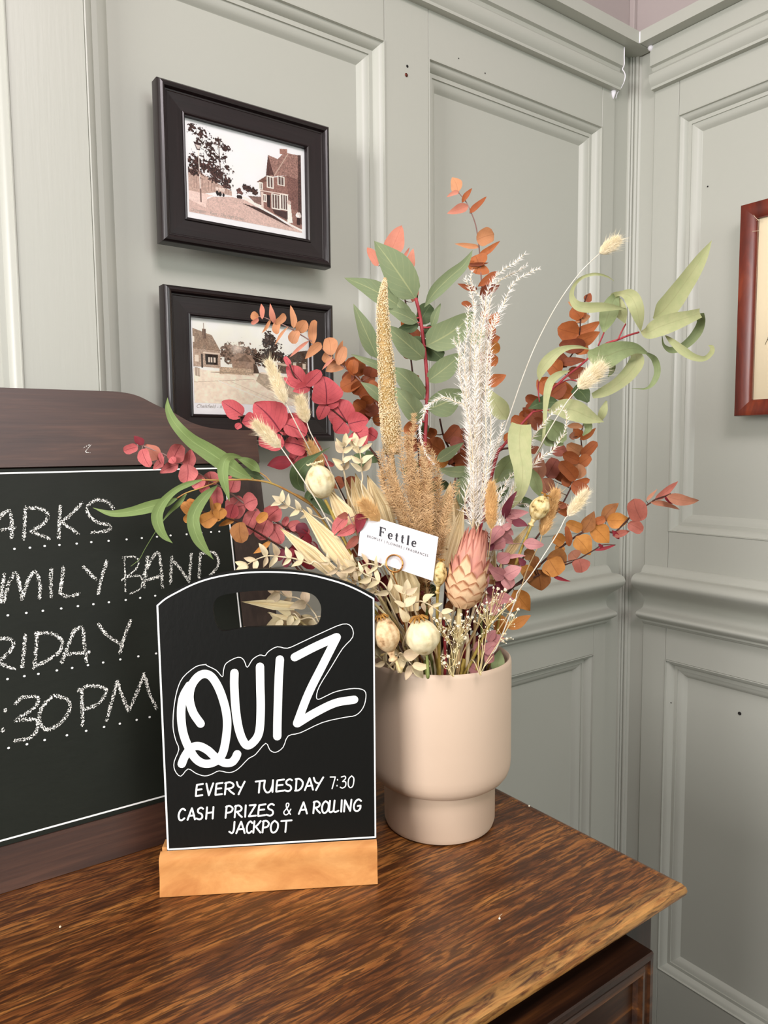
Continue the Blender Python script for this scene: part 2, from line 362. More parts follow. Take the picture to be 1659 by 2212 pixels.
def panel(wall, fn, a0, a1, z0, z1):
    for s in rect_sides(fn, a0, a1, z0, z1, PM): mk('panel_moulding', *s, M_STILE if s is None else M_WALL, wall, smooth=True, autos=.6)
    p = [fn(a0+.034, z0+.034, .0275), fn(a1-.034, z0+.034, .0275), fn(a1-.034, z1-.034, .0275), fn(a0+.034, z1-.034, .0275)]
    q = [fn(a0+.034, z0+.034, .0298), fn(a1-.034, z0+.034, .0298), fn(a1-.034, z1-.034, .0298), fn(a0+.034, z1-.034, .0298)]
    mk('panel', p+q, [(0, 1, 2, 3), (4, 5, 6, 7), (0, 1, 5, 4), (1, 2, 6, 5), (2, 3, 7, 6), (3, 0, 4, 7)], M_WALL, wall, smooth=False)
def slab(wall, fn, name, a0, a1, z0, z1, m, g=.0003):
    P = [fn(a, z, d) for a in (a0+g, a1-g) for z in (z0+g, z1-g) for d in (0, .0295)]
    x = sorted([P[0][0], P[-1][0]]); y = sorted([P[0][1], P[-1][1]]); z = sorted([P[0][2], P[-1][2]])
    V, Fc = box(*x, *y, *z, b=.0006); mk(name, V, Fc, m, wall, smooth=False)
LZ = (.15, .823, 1.079, 1.867, 2.035); RZ = (.151, .817, 1.079, 1.878, 2.035)
for wall, fn, cols, Z in ((wl, LW, [(-.95, -.45), (-.36, .176), (.261, .702), (.789, 1.226)], LZ), (wr, RW, [(-1.45, -.75), (-.66, .06), (.15, .845)], RZ)):
    end = 1.265 if fn is LW else .898
    edges = [cols[0][0]-.09]+[e for c in cols for e in c]+[end]
    for a0, a1 in zip(edges[::2], edges[1::2]): slab(wall, fn, 'stile', a0, a1, 0, Z[4], M_STILE)
    for a0, a1 in cols:
        slab(wall, fn, 'rail', a0, a1, 0, Z[0], M_WALL); slab(wall, fn, 'rail', a0, a1, Z[1], Z[2], M_WALL); slab(wall, fn, 'rail', a0, a1, Z[3], Z[4], M_WALL)
        panel(wall, fn, a0, a1, Z[0], Z[1]); panel(wall, fn, a0, a1, Z[2], Z[3])
# corner strips and beads between the two walls
def arc(cx, cy, r, a0, a1, n=6): return [(cx+r*math.cos(math.radians(a0+(a1-a0)*i/n)), cy+r*math.sin(math.radians(a0+(a1-a0)*i/n))) for i in range(n+1)]
ps = [(1.2655, W+.03), (1.2655, W+.004), (1.3115, W+.004)]+arc(1.3145, W+.001, .003, 170, 350, 6)+arc(1.3190, W-.002, .003, 190, 330, 6)+[(1.3225, W-.0015)]+arc(1.3245, W-.0075, .004, 150, 300, 6)+[(1.3275, W-.0125), (1.3300, W-.0145), (1.3300, .8985), (XR+.03, .8985), (XR+.03, W+.03)]
ps = [(p[0], p[1], 0.0) for p in ps]
V, Fc = extr(ps, np.array((0, 0, 0.001)), np.array((0, 0, 2.03))); mk('trim_1', V, Fc, M_WALL, smooth=True, kind='structure', autos=.7)
DADO = [(0, 1.006), (.004, 1.004), (.009, .9985), (.012, .9945), (.0135, .9915), (.022, .9905), (.033, .9900), (.042, .986), (.0465, .9795), (.0460, .974), (.042, .968), (.032, .960), (.016, .950), (.0055, .941), (.0015, .931), (.003, .921), (.008, .916), (.018, .9135), (.026, .911), (.029, .907), (.026, .9015), (.016, .8955), (.0135, .8935), (.0135, .890), (.007, .888), (.004, .884), (0, .882)]
DADO = [tuple(p) for p in catmull([np.array(p) for p in DADO], 3)]
CORN = [(0, 1.9405), (.0125, 1.9405), (.0128, 1.945), (.0155, 1.948), (.019, 1.953), (.021, 1.960), (.0205, 1.966), (.0165, 1.970), (.0125, 1.972), (.0095, 1.9765), (.0120, 1.981), (.018, 1.983), (.018, 2.020), (0, 2.020)]
SHELF = [(-.029, 2.0205), (.040, 2.0205), (.040, 2.043), (-.029, 2.043)]
def trimL(name, prof, x0, x1): V, Fc = extr([(0, W-o, z) for o, z in prof], np.array((x0, 0, 0)), np.array((x1, 0, 0))); return mk(name, V, Fc, M_WALL, smooth=True, kind='structure', autos=.6)
def trimR(name, prof, y0, y1): V, Fc = extr([(XR-o, 0, z) for o, z in prof], np.array((0, y0, 0)), np.array((0, y1, 0))); return mk(name, V, Fc, M_WALL, smooth=True, kind='structure', autos=.6)
trimL('trim_2', DADO, -1.0, 1.263); trimR('trim_3', DADO, -1.5, .8965)
trimL('trim_4', CORN, -1.0, 1.265); trimR('trim_5', CORN, -1.5, .898)
trimL('trim_6', SHELF, -1.0, XR-.001); trimR('trim_7', [(o+.003 if o > 0 else o, z) for o, z in SHELF], -1.5, W-.041)
# caulk blobs and marks on the panelling
bxo('corner_bead', (1.346, 1.356, W+.018, W+.030, 2.044, 2.5), M_UPPER, wl)
for P, r in (([(1.2662, W-o, z) for o, z in ((.0005, 1.930), (.004, 1.9385), (.013, 1.946), (.0195, 1.955), (.0215, 1.964), (.0190, 1.972), (.0150, 1.979), (.0188, 1.986), (.0185, 2.0), (.0185, 2.018))], .0011), ([(XR-.0425, W-.0405, z) for z in (2.0215, 2.042)], .0016)):
    V, Fc, _ = tube(catmull(P, 4), r, 6); mk('caulk_line', V, Fc, M_CAULK, wl)
V, Fc, _ = lathe([(.0001, -.010), (.003, -.004), (.0055, .003), (.0065, .008), (.0055, .0095), (.0005, .010)], 16, onY(1325, 203, W-.001)); mk('caulk_blob', V, Fc, M_CAULK, wl)
V, Fc, _ = lathe([(.0001, -.005), (.004, -.003), (.006, .001), (.004, .004), (.0001, .006)], 14, (XR-.018, .897, 2.016)); mk('caulk_blob', V, Fc, M_CAULK, wl)
for x, y, r in ((880, 143, .0022), (878, 162, .003), (991, 126, .001), (1048, 158, .0012)):
    c = onY(x, y, W-.0005); V, Fc, _ = lathe([(r, 0), (r*.7, -.0004), (r*.5, -.0002)], 10, c, (0, -1, 0)); mk('screw_hole', V, Fc, M_HOLE if y != 162 else M_RED, wl)
for x, y, r in ((1450, 1518, .0015), (1598, 1541, .0035), (1428, 1371, .002), (1529, 403, .0015)):
    c = onX_ = CAM+ray(x, y)*(((XR+(.027 if x in (1598, 1529) else .002)) - 0)/ray(x, y)[0]); V, Fc, _ = lathe([(r, 0), (r*.7, .0006), (r*.4, .0003)], 9, c+np.array((-.0008, 0, 0)), (-1, 0, 0)); mk('screw_hole', V, Fc, M_HOLE, wr)

# ================================================================== SIDEBOARD
sb = thing('sideboard', (-.05, .68, 0), 'dark oak sideboard with worn golden front edge standing against the panelled wall', 'sideboard')
def rings(x0, x1, y0, y1, prof):
    V = []; Fc = []
    for t, z in prof: V += [(x0+t, y0+t, z), (x1-t, y0+t, z), (x1-t, y1, z), (x0+t, y1, z)]
    n = len(prof)
    for i in range(n-1):
        for k in range(4): Fc.append((4*i+k, 4*i+(k+1) % 4, 4*i+4+(k+1) % 4, 4*i+4+k))
    Fc.append((3, 2, 1, 0)); Fc.append(tuple(4*(n-1)+k for k in range(4))); return V, Fc
V, Fc = rings(-.80, .684, .4035, .938, [(.012, .778), (.004, .7795), (.001, .783), (0, .787), (.001, .7915), (.0045, .7955), (.011, .7988), (.0150, .7996), (.0165, .7990), (.0185, .7990), (.0195, .8), (.03, .8)])
mk('tabletop', V, Fc, M_OAK, sb, smooth=True, autos=.5)
bxo('top_rail', (-.76, .624, .445, .47, .7545, .7775), M_OAK_D, sb)
bxo('corner_post', (.6245, .672, .436, .485, .0, .7775), M_OAK_V, sb, b=.002)
bxo('corner_post', (-.79, -.745, .436, .485, .0, .7775), M_OAK_V, sb, b=.002)
bxo('side_panel', (.655, .668, .4855, .93, .06, .7775), M_OAK_V, sb)
bxo('side_panel', (-.785, -.772, .4855, .93, .06, .7775), M_OAK_V, sb)
bxo('back_panel', (-.77, .654, .918, .93, .06, .7775), M_OAK_V, sb)
bxo('plinth', (-.744, .624, .45, .47, .0, .10), M_OAK_V, sb, b=.002)
for (x0, x1) in ((-.06, .6215), (-.743, -.062)):
    for z0, z1 in ((.535, .7495), (.32, .53), (.105, .315)):
        V, Fc = rect_sides(lambda a, z, d: (a, .436+d, z), x0, x1, z0, z1, [(0, 0), (0, -.034), (.001, -.0358), (.006, -.0362), (.008, -.034), (.011, -.0335), (.013, -.035), (.017, -.0355), (.020, -.032), (.022, -.026), (.040, -.026)])[0]
        S = rect_sides(lambda a, z, d: (a, .436+d, z), x0, x1, z0, z1, [(0, 0), (0, -.034), (.001, -.0358), (.006, -.0362), (.008, -.034), (.011, -.0335), (.013, -.035), (.017, -.0355), (.020, -.032), (.022, -.026), (.023, -.026)])
        b0 = box(x0+.0225, x1-.0225, .409, .436, z0+.0225, z1-.0225)
        dr = mk('drawer', *merge([s for s in S]+[b0]), M_OAK_D, sb, smooth=False)
        V, Fc, _ = lathe([(.003, 0), (.006, .004), (.005, .010), (.010, .016), (.013, .021), (.011, .026), (.004, .028)], 20, ((x0+x1)/2, .410, (z0+z1)/2), (0, -1, 0)); mk('knob', V, Fc, M_OAK_V, dr)

# ================================================================== FRAMED PRINTS
def paintgrid(name, fn, a0, a1, z0, z1, img, parent):
    H, Wd, _ = img.shape; V = [];
    A, Z = np.meshgrid(np.linspace(a0, a1, Wd+1), np.linspace(z1, z0, H+1))
    P = np.array([fn(0, 0, 0)]); pts = np.stack([fn(A, Z, 0)[k]+0*A for k in range(3)], -1).reshape(-1, 3)
    i = np.arange(H*Wd); r, c = i//Wd, i % Wd; q = np.stack([r*(Wd+1)+c, (r+1)*(Wd+1)+c, (r+1)*(Wd+1)+c+1, r*(Wd+1)+c+1], 1)
    org = ORG[parent]; me = bpy.data.meshes.new(name); me.from_pydata((pts-org).tolist(), [], q.tolist())
    img = np.clip(((img-.5)*1.12+.5)*1.06, 0, 1)
    at = me.color_attributes.new('ink', 'FLOAT_COLOR', 'CORNER'); col = np.ones((H*Wd, 4, 4), np.float32)
    L = np.where(img <= .04045, img/12.92, ((img+.055)/1.055)**2.4); col[:, :, :3] = L.reshape(-1, 1, 3)
    at.data.foreach_set('color', col.ravel())
    m, nt, b = mat(name+'_ink', 'ffffff', .5, spec=.2); va = nt.nodes.new('ShaderNodeVertexColor'); va.layer_name = 'ink'; nt.links.new(va.outputs[0], b.inputs['Base Color'])
    me.materials.append(m); o = bpy.data.objects.new(name, me); COL.objects.link(o); o.parent = parent; ORG[o] = org; return o
class Img:
    def __init__(s, w, h, bg): s.w, s.h = w, h; s.a = np.ones((h, w, 3))*np.array(bg); s.Y, s.X = np.mgrid[0:h, 0:w]; s.X = (s.X+.5)/w; s.Y = (s.Y+.5)/h; s.rg = np.random.RandomState(5)
    def noise(s, k, seed=0):
        r = np.random.RandomState(seed); g = r.rand(k+2, int(k*1.4)+2); y = s.Y*k; x = s.X*k*1.4; yi = y.astype(int); xi = x.astype(int); fy = y-yi; fx = x-xi; fy = fy*fy*(3-2*fy); fx = fx*fx*(3-2*fx)
        return (g[yi, xi]*(1-fy)+g[yi+1, xi]*fy)*(1-fx)+(g[yi, xi+1]*(1-fy)+g[yi+1, xi+1]*fy)*fx
    def fbm(s, k, seed=0): return (s.noise(k, seed)+.5*s.noise(k*2, seed+1)+.25*s.noise(k*4, seed+2)+.15*s.noise(k*8, seed+3))/1.9
    def mask(s, P):
        m = np.zeros((s.h, s.w), bool); n = len(P)
        for i in range(n):
            (x0, y0), (x1, y1) = P[i], P[(i+1) % n]
            if y0 == y1: continue
            c = ((y0 > s.Y) != (y1 > s.Y)) & (s.X < (x1-x0)*(s.Y-y0)/(y1-y0)+x0); m ^= c
        return m
    def put(s, m, c, tex=0, k=40, seed=1):
        c = np.array(c)[None, None, :]*np.ones_like(s.a)
        if tex: c = c*(1+tex*((s.fbm(k, seed)-.5)*2)[:, :, None])
        if m.dtype == bool: m = m.astype(float)
        s.a = s.a*(1-m[:, :, None])+np.clip(c, 0, 1)*m[:, :, None]
    def poly(s, P, c, tex=0, k=40, seed=1): s.put(s.mask(P), c, tex, k, seed)
    def blob(s, cx, cy, rx, ry, c, thr=.35, k=30, seed=3, tex=.5):
        r = np.sqrt(((s.X-cx)/rx)**2+((s.Y-cy)/ry)**2); m = ((1-r)+(s.fbm(k, seed)-.5)*1.6) > thr; s.put(m & (r < 1.6), c, tex, k*2, seed+9)
    def line(s, x0, y0, x1, y1, wd, c):
        asp = s.w/s.h; dx, dy = (x1-x0)*asp, y1-y0; L2 = dx*dx+dy*dy+1e-12
        t = np.clip((((s.X-x0)*asp)*dx+(s.Y-y0)*dy)/L2, 0, 1); d = np.hypot((s.X-x0)*asp-t*dx, (s.Y-y0)-t*dy); s.put(np.clip((wd-d)/wd*2, 0, 1), c)
def print_one():
    I = Img(300, 212, (.965, .925, .89)); s = (.36, .24, .22); D = (.27, .19, .175)
    I.put(I.Y < 2, (.97, .93, .895), .02, 4, 3)
    # road and pavements
    I.poly([(0, .86), (.12, .845), (.2, .775), (.36, .735), (.47, .735), (.60, .80), (.80, .90), (1, .985), (1, 1), (0, 1)], (.80, .70, .66), .14, 90, 8)
    I.poly([(0, .72), (.14, .76), (.2, .765), (.15, .80), (.135, .92), (0, .86)], (.88, .79, .75), .08, 80, 3)
    I.poly([(.44, .71), (.50, .75), (.62, .80), (.80, .875), (.93, .95), (1, .98), (1, .90), (.62, .76), (.47, .70)], (.93, .88, .84), .05)
    I.poly([(.44, .78), (.60, .80), (.74, .86), (.92, .97), (.86, .945), (.62, .85)], (.30, .22, .20), .3, 60)
    # left: wall, hedge, trees
    I.poly([(0, .50), (.10, .53), (.22, .60), (.36, .67), (.36, .72), (.22, .72), (.13, .76), (0, .76)], (.74, .64, .59), .16, 70)
    for i in range(14): I.line(.02+i*.024, .56+i*.008, .02+i*.024, .72-i*.001, .0025, (.55, .43, .4))
    for cx, cy, rx, ry, sd in ((.06, .44, .13, .17, 3), (.15, .45, .13, .16, 4), (.24, .50, .12, .15, 5), (.31, .55, .08, .13, 6), (.05, .55, .1, .08, 9), (.2, .58, .1, .06, 10), (.30, .62, .08, .07, 12)): I.blob(cx, cy, rx, ry, D, .52, 44, sd, 1.2)
    for cx, cy, rx, ry, sd in ((.03, .06, .09, .10, 13), (.12, .08, .12, .12, 14), (.18, .22, .10, .15, 15), (.25, .13, .10, .10, 16), (.31, .18, .11, .07, 17), (.22, .34, .10, .12, 18), (.30, .30, .07, .08, 19), (.33, .42, .08, .08, 20), (.10, .20, .07, .1, 22)): I.blob(cx, cy, rx, ry, D, .62, 46, sd, .9)
    I.line(.255, .08, .27, .55, .006, D); I.line(.26, .2, .34, .16, .004, D); I.line(.26, .3, .18, .2, .004, D)
    # lamp post
    I.poly([(.05, .20), (.115, .20), (.10, .285), (.075, .285)], (.28, .21, .2)); I.poly([(.062, .225), (.105, .225), (.097, .27), (.078, .27)], (.80, .75, .72))
    I.line(.088, .29, .098, .86, .007, (.90, .86, .83)); I.line(.092, .52, .094, .54, .012, (.6, .5, .47)); I.line(.097, .72, .098, .86, .010, (.45, .36, .34))
    # figures walking
    for x in (.235, .262, .288): I.blob(x, .72, .016, .035, (.14, .10, .10), .2, 20, 3, .2); I.blob(x, .675, .014, .024, (.86, .80, .76), .2, 20, 4, .1)
    for x in (.41, .425, .44): I.blob(x, .715, .010, .02, (.2, .14, .14), .1, 20, 4, .2)
    # distance trees and wall
    I.blob(.50, .60, .055, .075, D, .35, 30, 31, .9); I.blob(.56, .62, .05, .07, D, .35, 30, 32, .9); I.blob(.43, .655, .03, .04, (.42, .3, .28), .3, 30, 33, .6)
    I.poly([(.50, .68), (.62, .66), (.62, .76), (.56, .745)], (.52, .42, .39), .25, 50); I.line(.45, .58, .45, .66, .002, D)
    # the house
    I.poly([(.61, .50), (.69, .42), (.86, .33), (1, .37), (1, .96), (.90, .92), (.62, .78)], (.58, .44, .40), .25, 120)
    I.poly([(.58, .495), (.665, .40), (.69, .40), (.70, .44), (.62, .50)], (.48, .35, .31), .3, 60)
    I.poly([(.69, .14), (.78, .16), (.80, .13), (.84, .06), (1, .05), (1, .36), (.86, .33), (.745, .38), (.675, .42)], (.60, .47, .43), .35, 110)
    I.poly([(.69, .14), (.745, .38), (.72, .365), (.665, .42)], (.36, .25, .23), .3, 60); I.line(.745, .37, .875, .07, .008, (.75, .66, .6)); I.poly([(.80, .03), (.87, .01), (.87, .08), (.80, .09)], (.62, .47, .42), .2, 60)
    I.poly([(.86, .33), (1, .36), (1, .75), (.88, .72)], (.50, .37, .34), .35, 130); I.poly([(.97, .05), (1, .04), (1, .9), (.965, .88)], (.33, .24, .22), .5, 90)
    for x0, x1, y0, y1 in ((.68, .73, .40, .52), (.78, .835, .37, .46), (.605, .63, .50, .56), (.72, .79, .60, .76), (.80, .865, .58, .75), (.635, .665, .63, .70)):
        I.poly([(x0-.006, y0-.012), (x1+.006, y0-.012), (x1+.006, y1+.012), (x0-.006, y1+.012)], (.93, .88, .84)); n = 2 if x1-x0 < .06 else 3
        for k in range(n): xa = x0+(x1-x0)*k/n+.004; xb = x0+(x1-x0)*(k+1)/n-.004; I.poly([(xa, y0), (xb, y0), (xb, y1), (xa, y1)], (.42, .34, .32), .2, 40)
    I.line(.61, .585, .87, .565, .008, (.90, .84, .80)); I.poly([(.675, .62), (.705, .62), (.705, .77), (.675, .765)], (.22, .15, .15))
    I.poly([(.72, .78), (.87, .77), (.87, .88), (.74, .83)], (.30, .22, .21), .2); I.poly([(.62, .60), (.64, .60), (.64, .79), (.62, .78)], (.85, .78, .74))
    # woman and child
    I.poly([(.868, .68), (.895, .68), (.91, .90), (.86, .91)], (.94, .90, .86), .06, 60); I.blob(.88, .655, .018, .028, (.80, .72, .68), .2, 20, 41, .1)
    I.blob(.965, .79, .022, .045, (.90, .85, .82), .2, 20, 42, .2); I.poly([(.95, .82), (.982, .82), (.982, .91), (.95, .91)], (.25, .17, .17), .3)
    return I.a
def print_two():
    I = Img(300, 212, (.955, .91, .85)); D = (.26, .20, .17)
    I.put(I.Y < 2, (.96, .92, .865), .04, 4, 3)
    I.poly([(0, .58), (.1, .60), (.35, .60), (.6, .585), (1, .66), (1, 1), (0, 1)], (.90, .845, .77), .09, 30, 3)
    I.poly([(.55, .60), (1, .66), (1, .98), (.62, .80), (.52, .70)], (.72, .66, .58), .22, 24, 6)
    for cx, cy, rx, ry, sd in ((.30, .36, .10, .14, 3), (.38, .33, .10, .14, 5), (.46, .36, .10, .14, 7), (.52, .42, .10, .12, 8), (.27, .42, .08, .10, 9)): I.blob(cx, cy, rx, ry, (.45, .38, .33), .35, 30, sd, .8)
    for cx, cy, rx, ry, sd in ((.65, .16, .09, .13, 13), (.66, .30, .12, .14, 15), (.60, .40, .12, .12, 17), (.74, .38, .10, .12, 19), (.62, .48, .10, .08, 20)): I.blob(cx, cy, rx, ry, D, .35, 36, sd, .9)
    I.put((np.exp(-(((I.X-.36)/.06)**2+((I.Y-.30)/.08)**2))*.8), (.93, .88, .82))
    # shop on the left
    I.poly([(0, .10), (.155, .17), (.225, .36), (0, .345)], (.60, .52, .45), .25, 90); I.poly([(.075, .10), (.105, .10), (.108, .22), (.08, .22)], (.46, .38, .33), .3, 50); I.line(.09, .03, .09, .1, .003, D)
    I.poly([(0, .345), (.22, .36), (.22, .565), (0, .56)], (.70, .62, .55), .2, 90)
    I.poly([(.095, .40), (.20, .40), (.195, .53), (.10, .53)], (.20, .16, .14), .3, 40); I.line(.085, .385, .21, .39, .012, (.86, .80, .73))
    for x in (.12, .14, .165): I.poly([(x, .44), (x+.014, .44), (x+.014, .50), (x, .50)], (.85, .80, .74))
    I.poly([(.015, .42), (.045, .42), (.045, .50), (.015, .50)], (.88, .83, .76)); I.poly([(.062, .40), (.078, .40), (.078, .57), (.062, .57)], (.25, .2, .18)); I.poly([(.0, .20), (.012, .20), (.012, .27), (.0, .27)], (.9, .86, .8))
    I.poly([(.01, .57), (.05, .575), (.05, .68), (.01, .67)], (.62, .55, .48));
    for k in range(6): I.line(.012+k*.008, .58, .012+k*.008, .67, .0025, (.9, .85, .78))
    # barn and wall
    I.poly([(.31, .43), (.37, .36), (.48, .38), (.515, .46), (.51, .57), (.32, .56)], (.62, .53, .46), .2, 60); I.poly([(.34, .46), (.43, .375), (.49, .46)], (.50, .42, .36), .2, 60)
    I.poly([(.21, .545), (.50, .555), (.50, .63), (.21, .635)], (.72, .64, .55), .3, 110); I.poly([(.50, .48), (.53, .50), (.55, .60), (.5, .60)], (.36, .3, .26), .3)
    # dark roofed house on the right
    I.poly([(.76, .40), (.86, .30), (1, .26), (1, .42), (.76, .44)], (.33, .27, .23), .35, 80); I.poly([(.72, .45), (1, .42), (1, .60), (.72, .58)], (.40, .33, .28), .3, 60)
    for x in (.86, .95): I.poly([(x, .44), (x+.03, .44), (x+.03, .51), (x, .51)], (.85, .8, .72))
    I.line(.72, .46, .84, .48, .02, (.8, .74, .66)); I.line(.14, .62, .56, .60, .005, (.6, .53, .46)); I.line(.0, .75, .5, .68, .003, (.66, .58, .50)); I.line(.2, .72, .62, .95, .004, (.97, .93, .88)); I.line(.3, .72, .7, .95, .003, (.75, .69, .61))
    return I.a
FP = [(0, 0), (0, -.0155), (.0008, -.018), (.003, -.0205), (.0058, -.0212), (.0082, -.0202), (.0095, -.0178), (.0100, -.0158), (.0118, -.0156), (.0124, -.0150), (.0315, -.0140), (.0322, -.0160), (.0340, -.0164), (.0356, -.0145), (.0362, -.0085)]
M_GLASS = bpy.data.materials.new('clear_glass'); M_GLASS.use_nodes = True; nt = M_GLASS.node_tree; nt.nodes.clear()
o_ = nt.nodes.new('ShaderNodeOutputMaterial'); t_ = nt.nodes.new('ShaderNodeBsdfTransparent'); g_ = nt.nodes.new('ShaderNodeBsdfGlossy'); g_.inputs['Roughness'].default_value = .03
x_ = nt.nodes.new('ShaderNodeMixShader'); f_ = nt.nodes.new('ShaderNodeFresnel'); f_.inputs[0].default_value = 1.3; nt.links.new(f_.outputs[0], x_.inputs[0]); nt.links.new(t_.outputs[0], x_.inputs[1]); nt.links.new(g_.outputs[0], x_.inputs[2]); nt.links.new(x_.outputs[0], o_.inputs[0])
def picture(x0, x1, z0, z1, img, win, label, caps):
    t = thing('picture_frame', ((x0+x1)/2, W-.0003, z0), label, 'picture frame', 'black framed old street photographs')
    fn = lambda a, z, d: (a, W-.0003+d, z)
    for i, s in enumerate(rect_sides(fn, x0, x1, z0, z1, FP)): mk('frame_rail' if i % 2 == 0 else 'frame_side', *s, M_FRAMEW if i % 2 == 0 else M_FRAMEWV, t, smooth=True, autos=.6)
    bxo('backing_board', (x0+.01, x1-.01, W-.006, W-.001, z0+.01, z1-.01), M_HOLE, t)
    a0, a1, b0, b1 = x0+.0362, x1-.0358, z0+.0362, z1-.0345
    bxo('paper', (a0-.003, a1+.003, W-.0082, W-.0065, b0-.003, b1+.003), M_PAPER, t, b=.0002)
    g = lambda u, v: (a0+(a1-a0)*u, b1-(b1-b0)*v)
    (u0, v0), (u1, v1) = win; p0 = g(u0, v0); p1 = g(u1, v1)
    paintgrid('photograph', lambda a, z, d: (a, W-.0084+0*a, z), p0[0], p1[0], p1[1], p0[1], img, t)
    for txt, u, v, s in caps:
        c = bpy.data.curves.new('caption', 'FONT'); c.body = txt; c.size = s; c.shear = .4; tmp = bpy.data.objects.new('tmp', c); COL.objects.link(tmp)
        bpy.context.view_layer.update(); me = bpy.data.meshes.new_from_object(tmp); bpy.data.objects.remove(tmp)
        vv = [(q.co.x, q.co.y) for q in me.vertices]; ff = [list(f.vertices) for f in me.polygons]; pos = g(u, v)
        mk('caption', [(pos[0]+a, W-.0085, pos[1]+b) for a, b in vv], ff, M_CAPT, t, smooth=False)
    bxo('glass', (a0-.001, a1+.001, W-.0100, W-.0094, b0-.001, b1+.001), M_GLASS, t, b=0)
M_CAPT, _, _ = mat('caption_grey', 'a8a098', .8)
picture(.3395, .589, 1.511, 1.708, print_one(), ((.025, .05), (.965, .93)), 'upper black wood frame holding an old photograph of a street, house and lamp post', [('Orpington - Kent - The High Street', .03, .915, .0052)])
picture(.3395, .591, 1.261, 1.4585, print_two(), ((.02, .035), (.985, .885)), 'lower black wood frame holding an old village crossroads photograph, partly behind the flowers', [('Chelsfield - Kent', .03, .935, .0068)])
# reddish frame on the right wall
t = thing('picture_frame', (XR, .45, 1.30), 'red-brown wooden picture frame with cream mount hanging on the right wall', 'picture frame')
RF = [(0, 0), (0, -.016), (.001, -.0185), (.0035, -.019), (.022, -.0155), (.026, -.013), (.0262, -.0125), (.0280, -.0125), (.0285, -.007)]
for i, s in enumerate(rect_sides(lambda a, z, d: (XR-.0003+d, a, z), .22, .708, 1.302, 1.672, RF)): mk('frame_rail' if i % 2 == 0 else 'frame_side', *s, M_RED, t, smooth=True, autos=.5)
bxo('mount', (XR-.0065, XR-.004, .24, .690, 1.322, 1.652), M_MAT, t, b=.0002)
m, nt, b = mat('print_brown_ink', '6b5a35', .8)
for k in range(9):
    a = np.array((XR-.0072, .662-.0015*k, 1.425+.004*k)); e = a+np.array((0, -.020-.004*k, .035-.006*k)); V, Fc, _ = tube(catmull([a, (a+e)/2+np.array((0, .003, -.003)), e], 4), .0005, 4); mk('printed_grass_blade', V, Fc, m, t)
bxo('glass', (XR-.0100, XR-.0093, .2495, .6795, 1.331, 1.643), M_GLASS, t, b=0)
for pts in (((1628, 464), (1632, 470), (1640, 477)), ((1634, 476), (1640, 474), (1645, 476)), ((1625, 500), (1634, 499), (1640, 498))):
    V, Fc, _ = tube(catmull([CAM+ray(x, y)*((XR-.0178)/ray(x, y)[0]) for x, y in pts], 3), .0003, 4); mk('scratch', V, Fc, M_MAT, t)

# ================================================================== STROKES ON BOARDS
def stroke_mesh(P, r, fn, off, cap=True):
    """P 2D points (board u,v); flat ribbon with round ends; UV x runs across"""
    P = [np.array(p, float) for p in P]; m = len(P); V = []; UVs = []; Fc = []; s = 0
    for i in range(m):
        t = nrm(P[min(i+1, m-1)]-P[max(i-1, 0)]); n = np.array((-t[1], t[0]))
        rr = r if not hasattr(r, '__len__') else r[i]
        for q, uu in ((-1, 0.), (0, .5), (1, 1.)): V.append(fn(*(P[i]+n*rr*q), off+i*2e-6)); UVs.append((uu, s))
        s += .1
    for i in range(m-1):
        for k in (0, 1): Fc.append((3*i+k, 3*i+k+1, 3*i+k+4, 3*i+k+3))
    if cap:
        for i, sg in ((0, -1), (m-1, 1)):
            t = nrm(P[1]-P[0] if i == 0 else P[-1]-P[-2])*sg; n = np.array((-t[1], t[0])); rr = r if not hasattr(r, '__len__') else r[i]
            c = len(V); V.append(fn(*P[i], off)); UVs.append((.5, 0))
            for k in range(7):
                a = math.pi*k/6; V.append(fn(*(P[i]+(n*math.cos(a)+t*math.sin(a))*rr), off)); UVs.append((0., 0))
            for k in range(6): Fc.append((c, c+1+k, c+2+k))
    return V, Fc, UVs
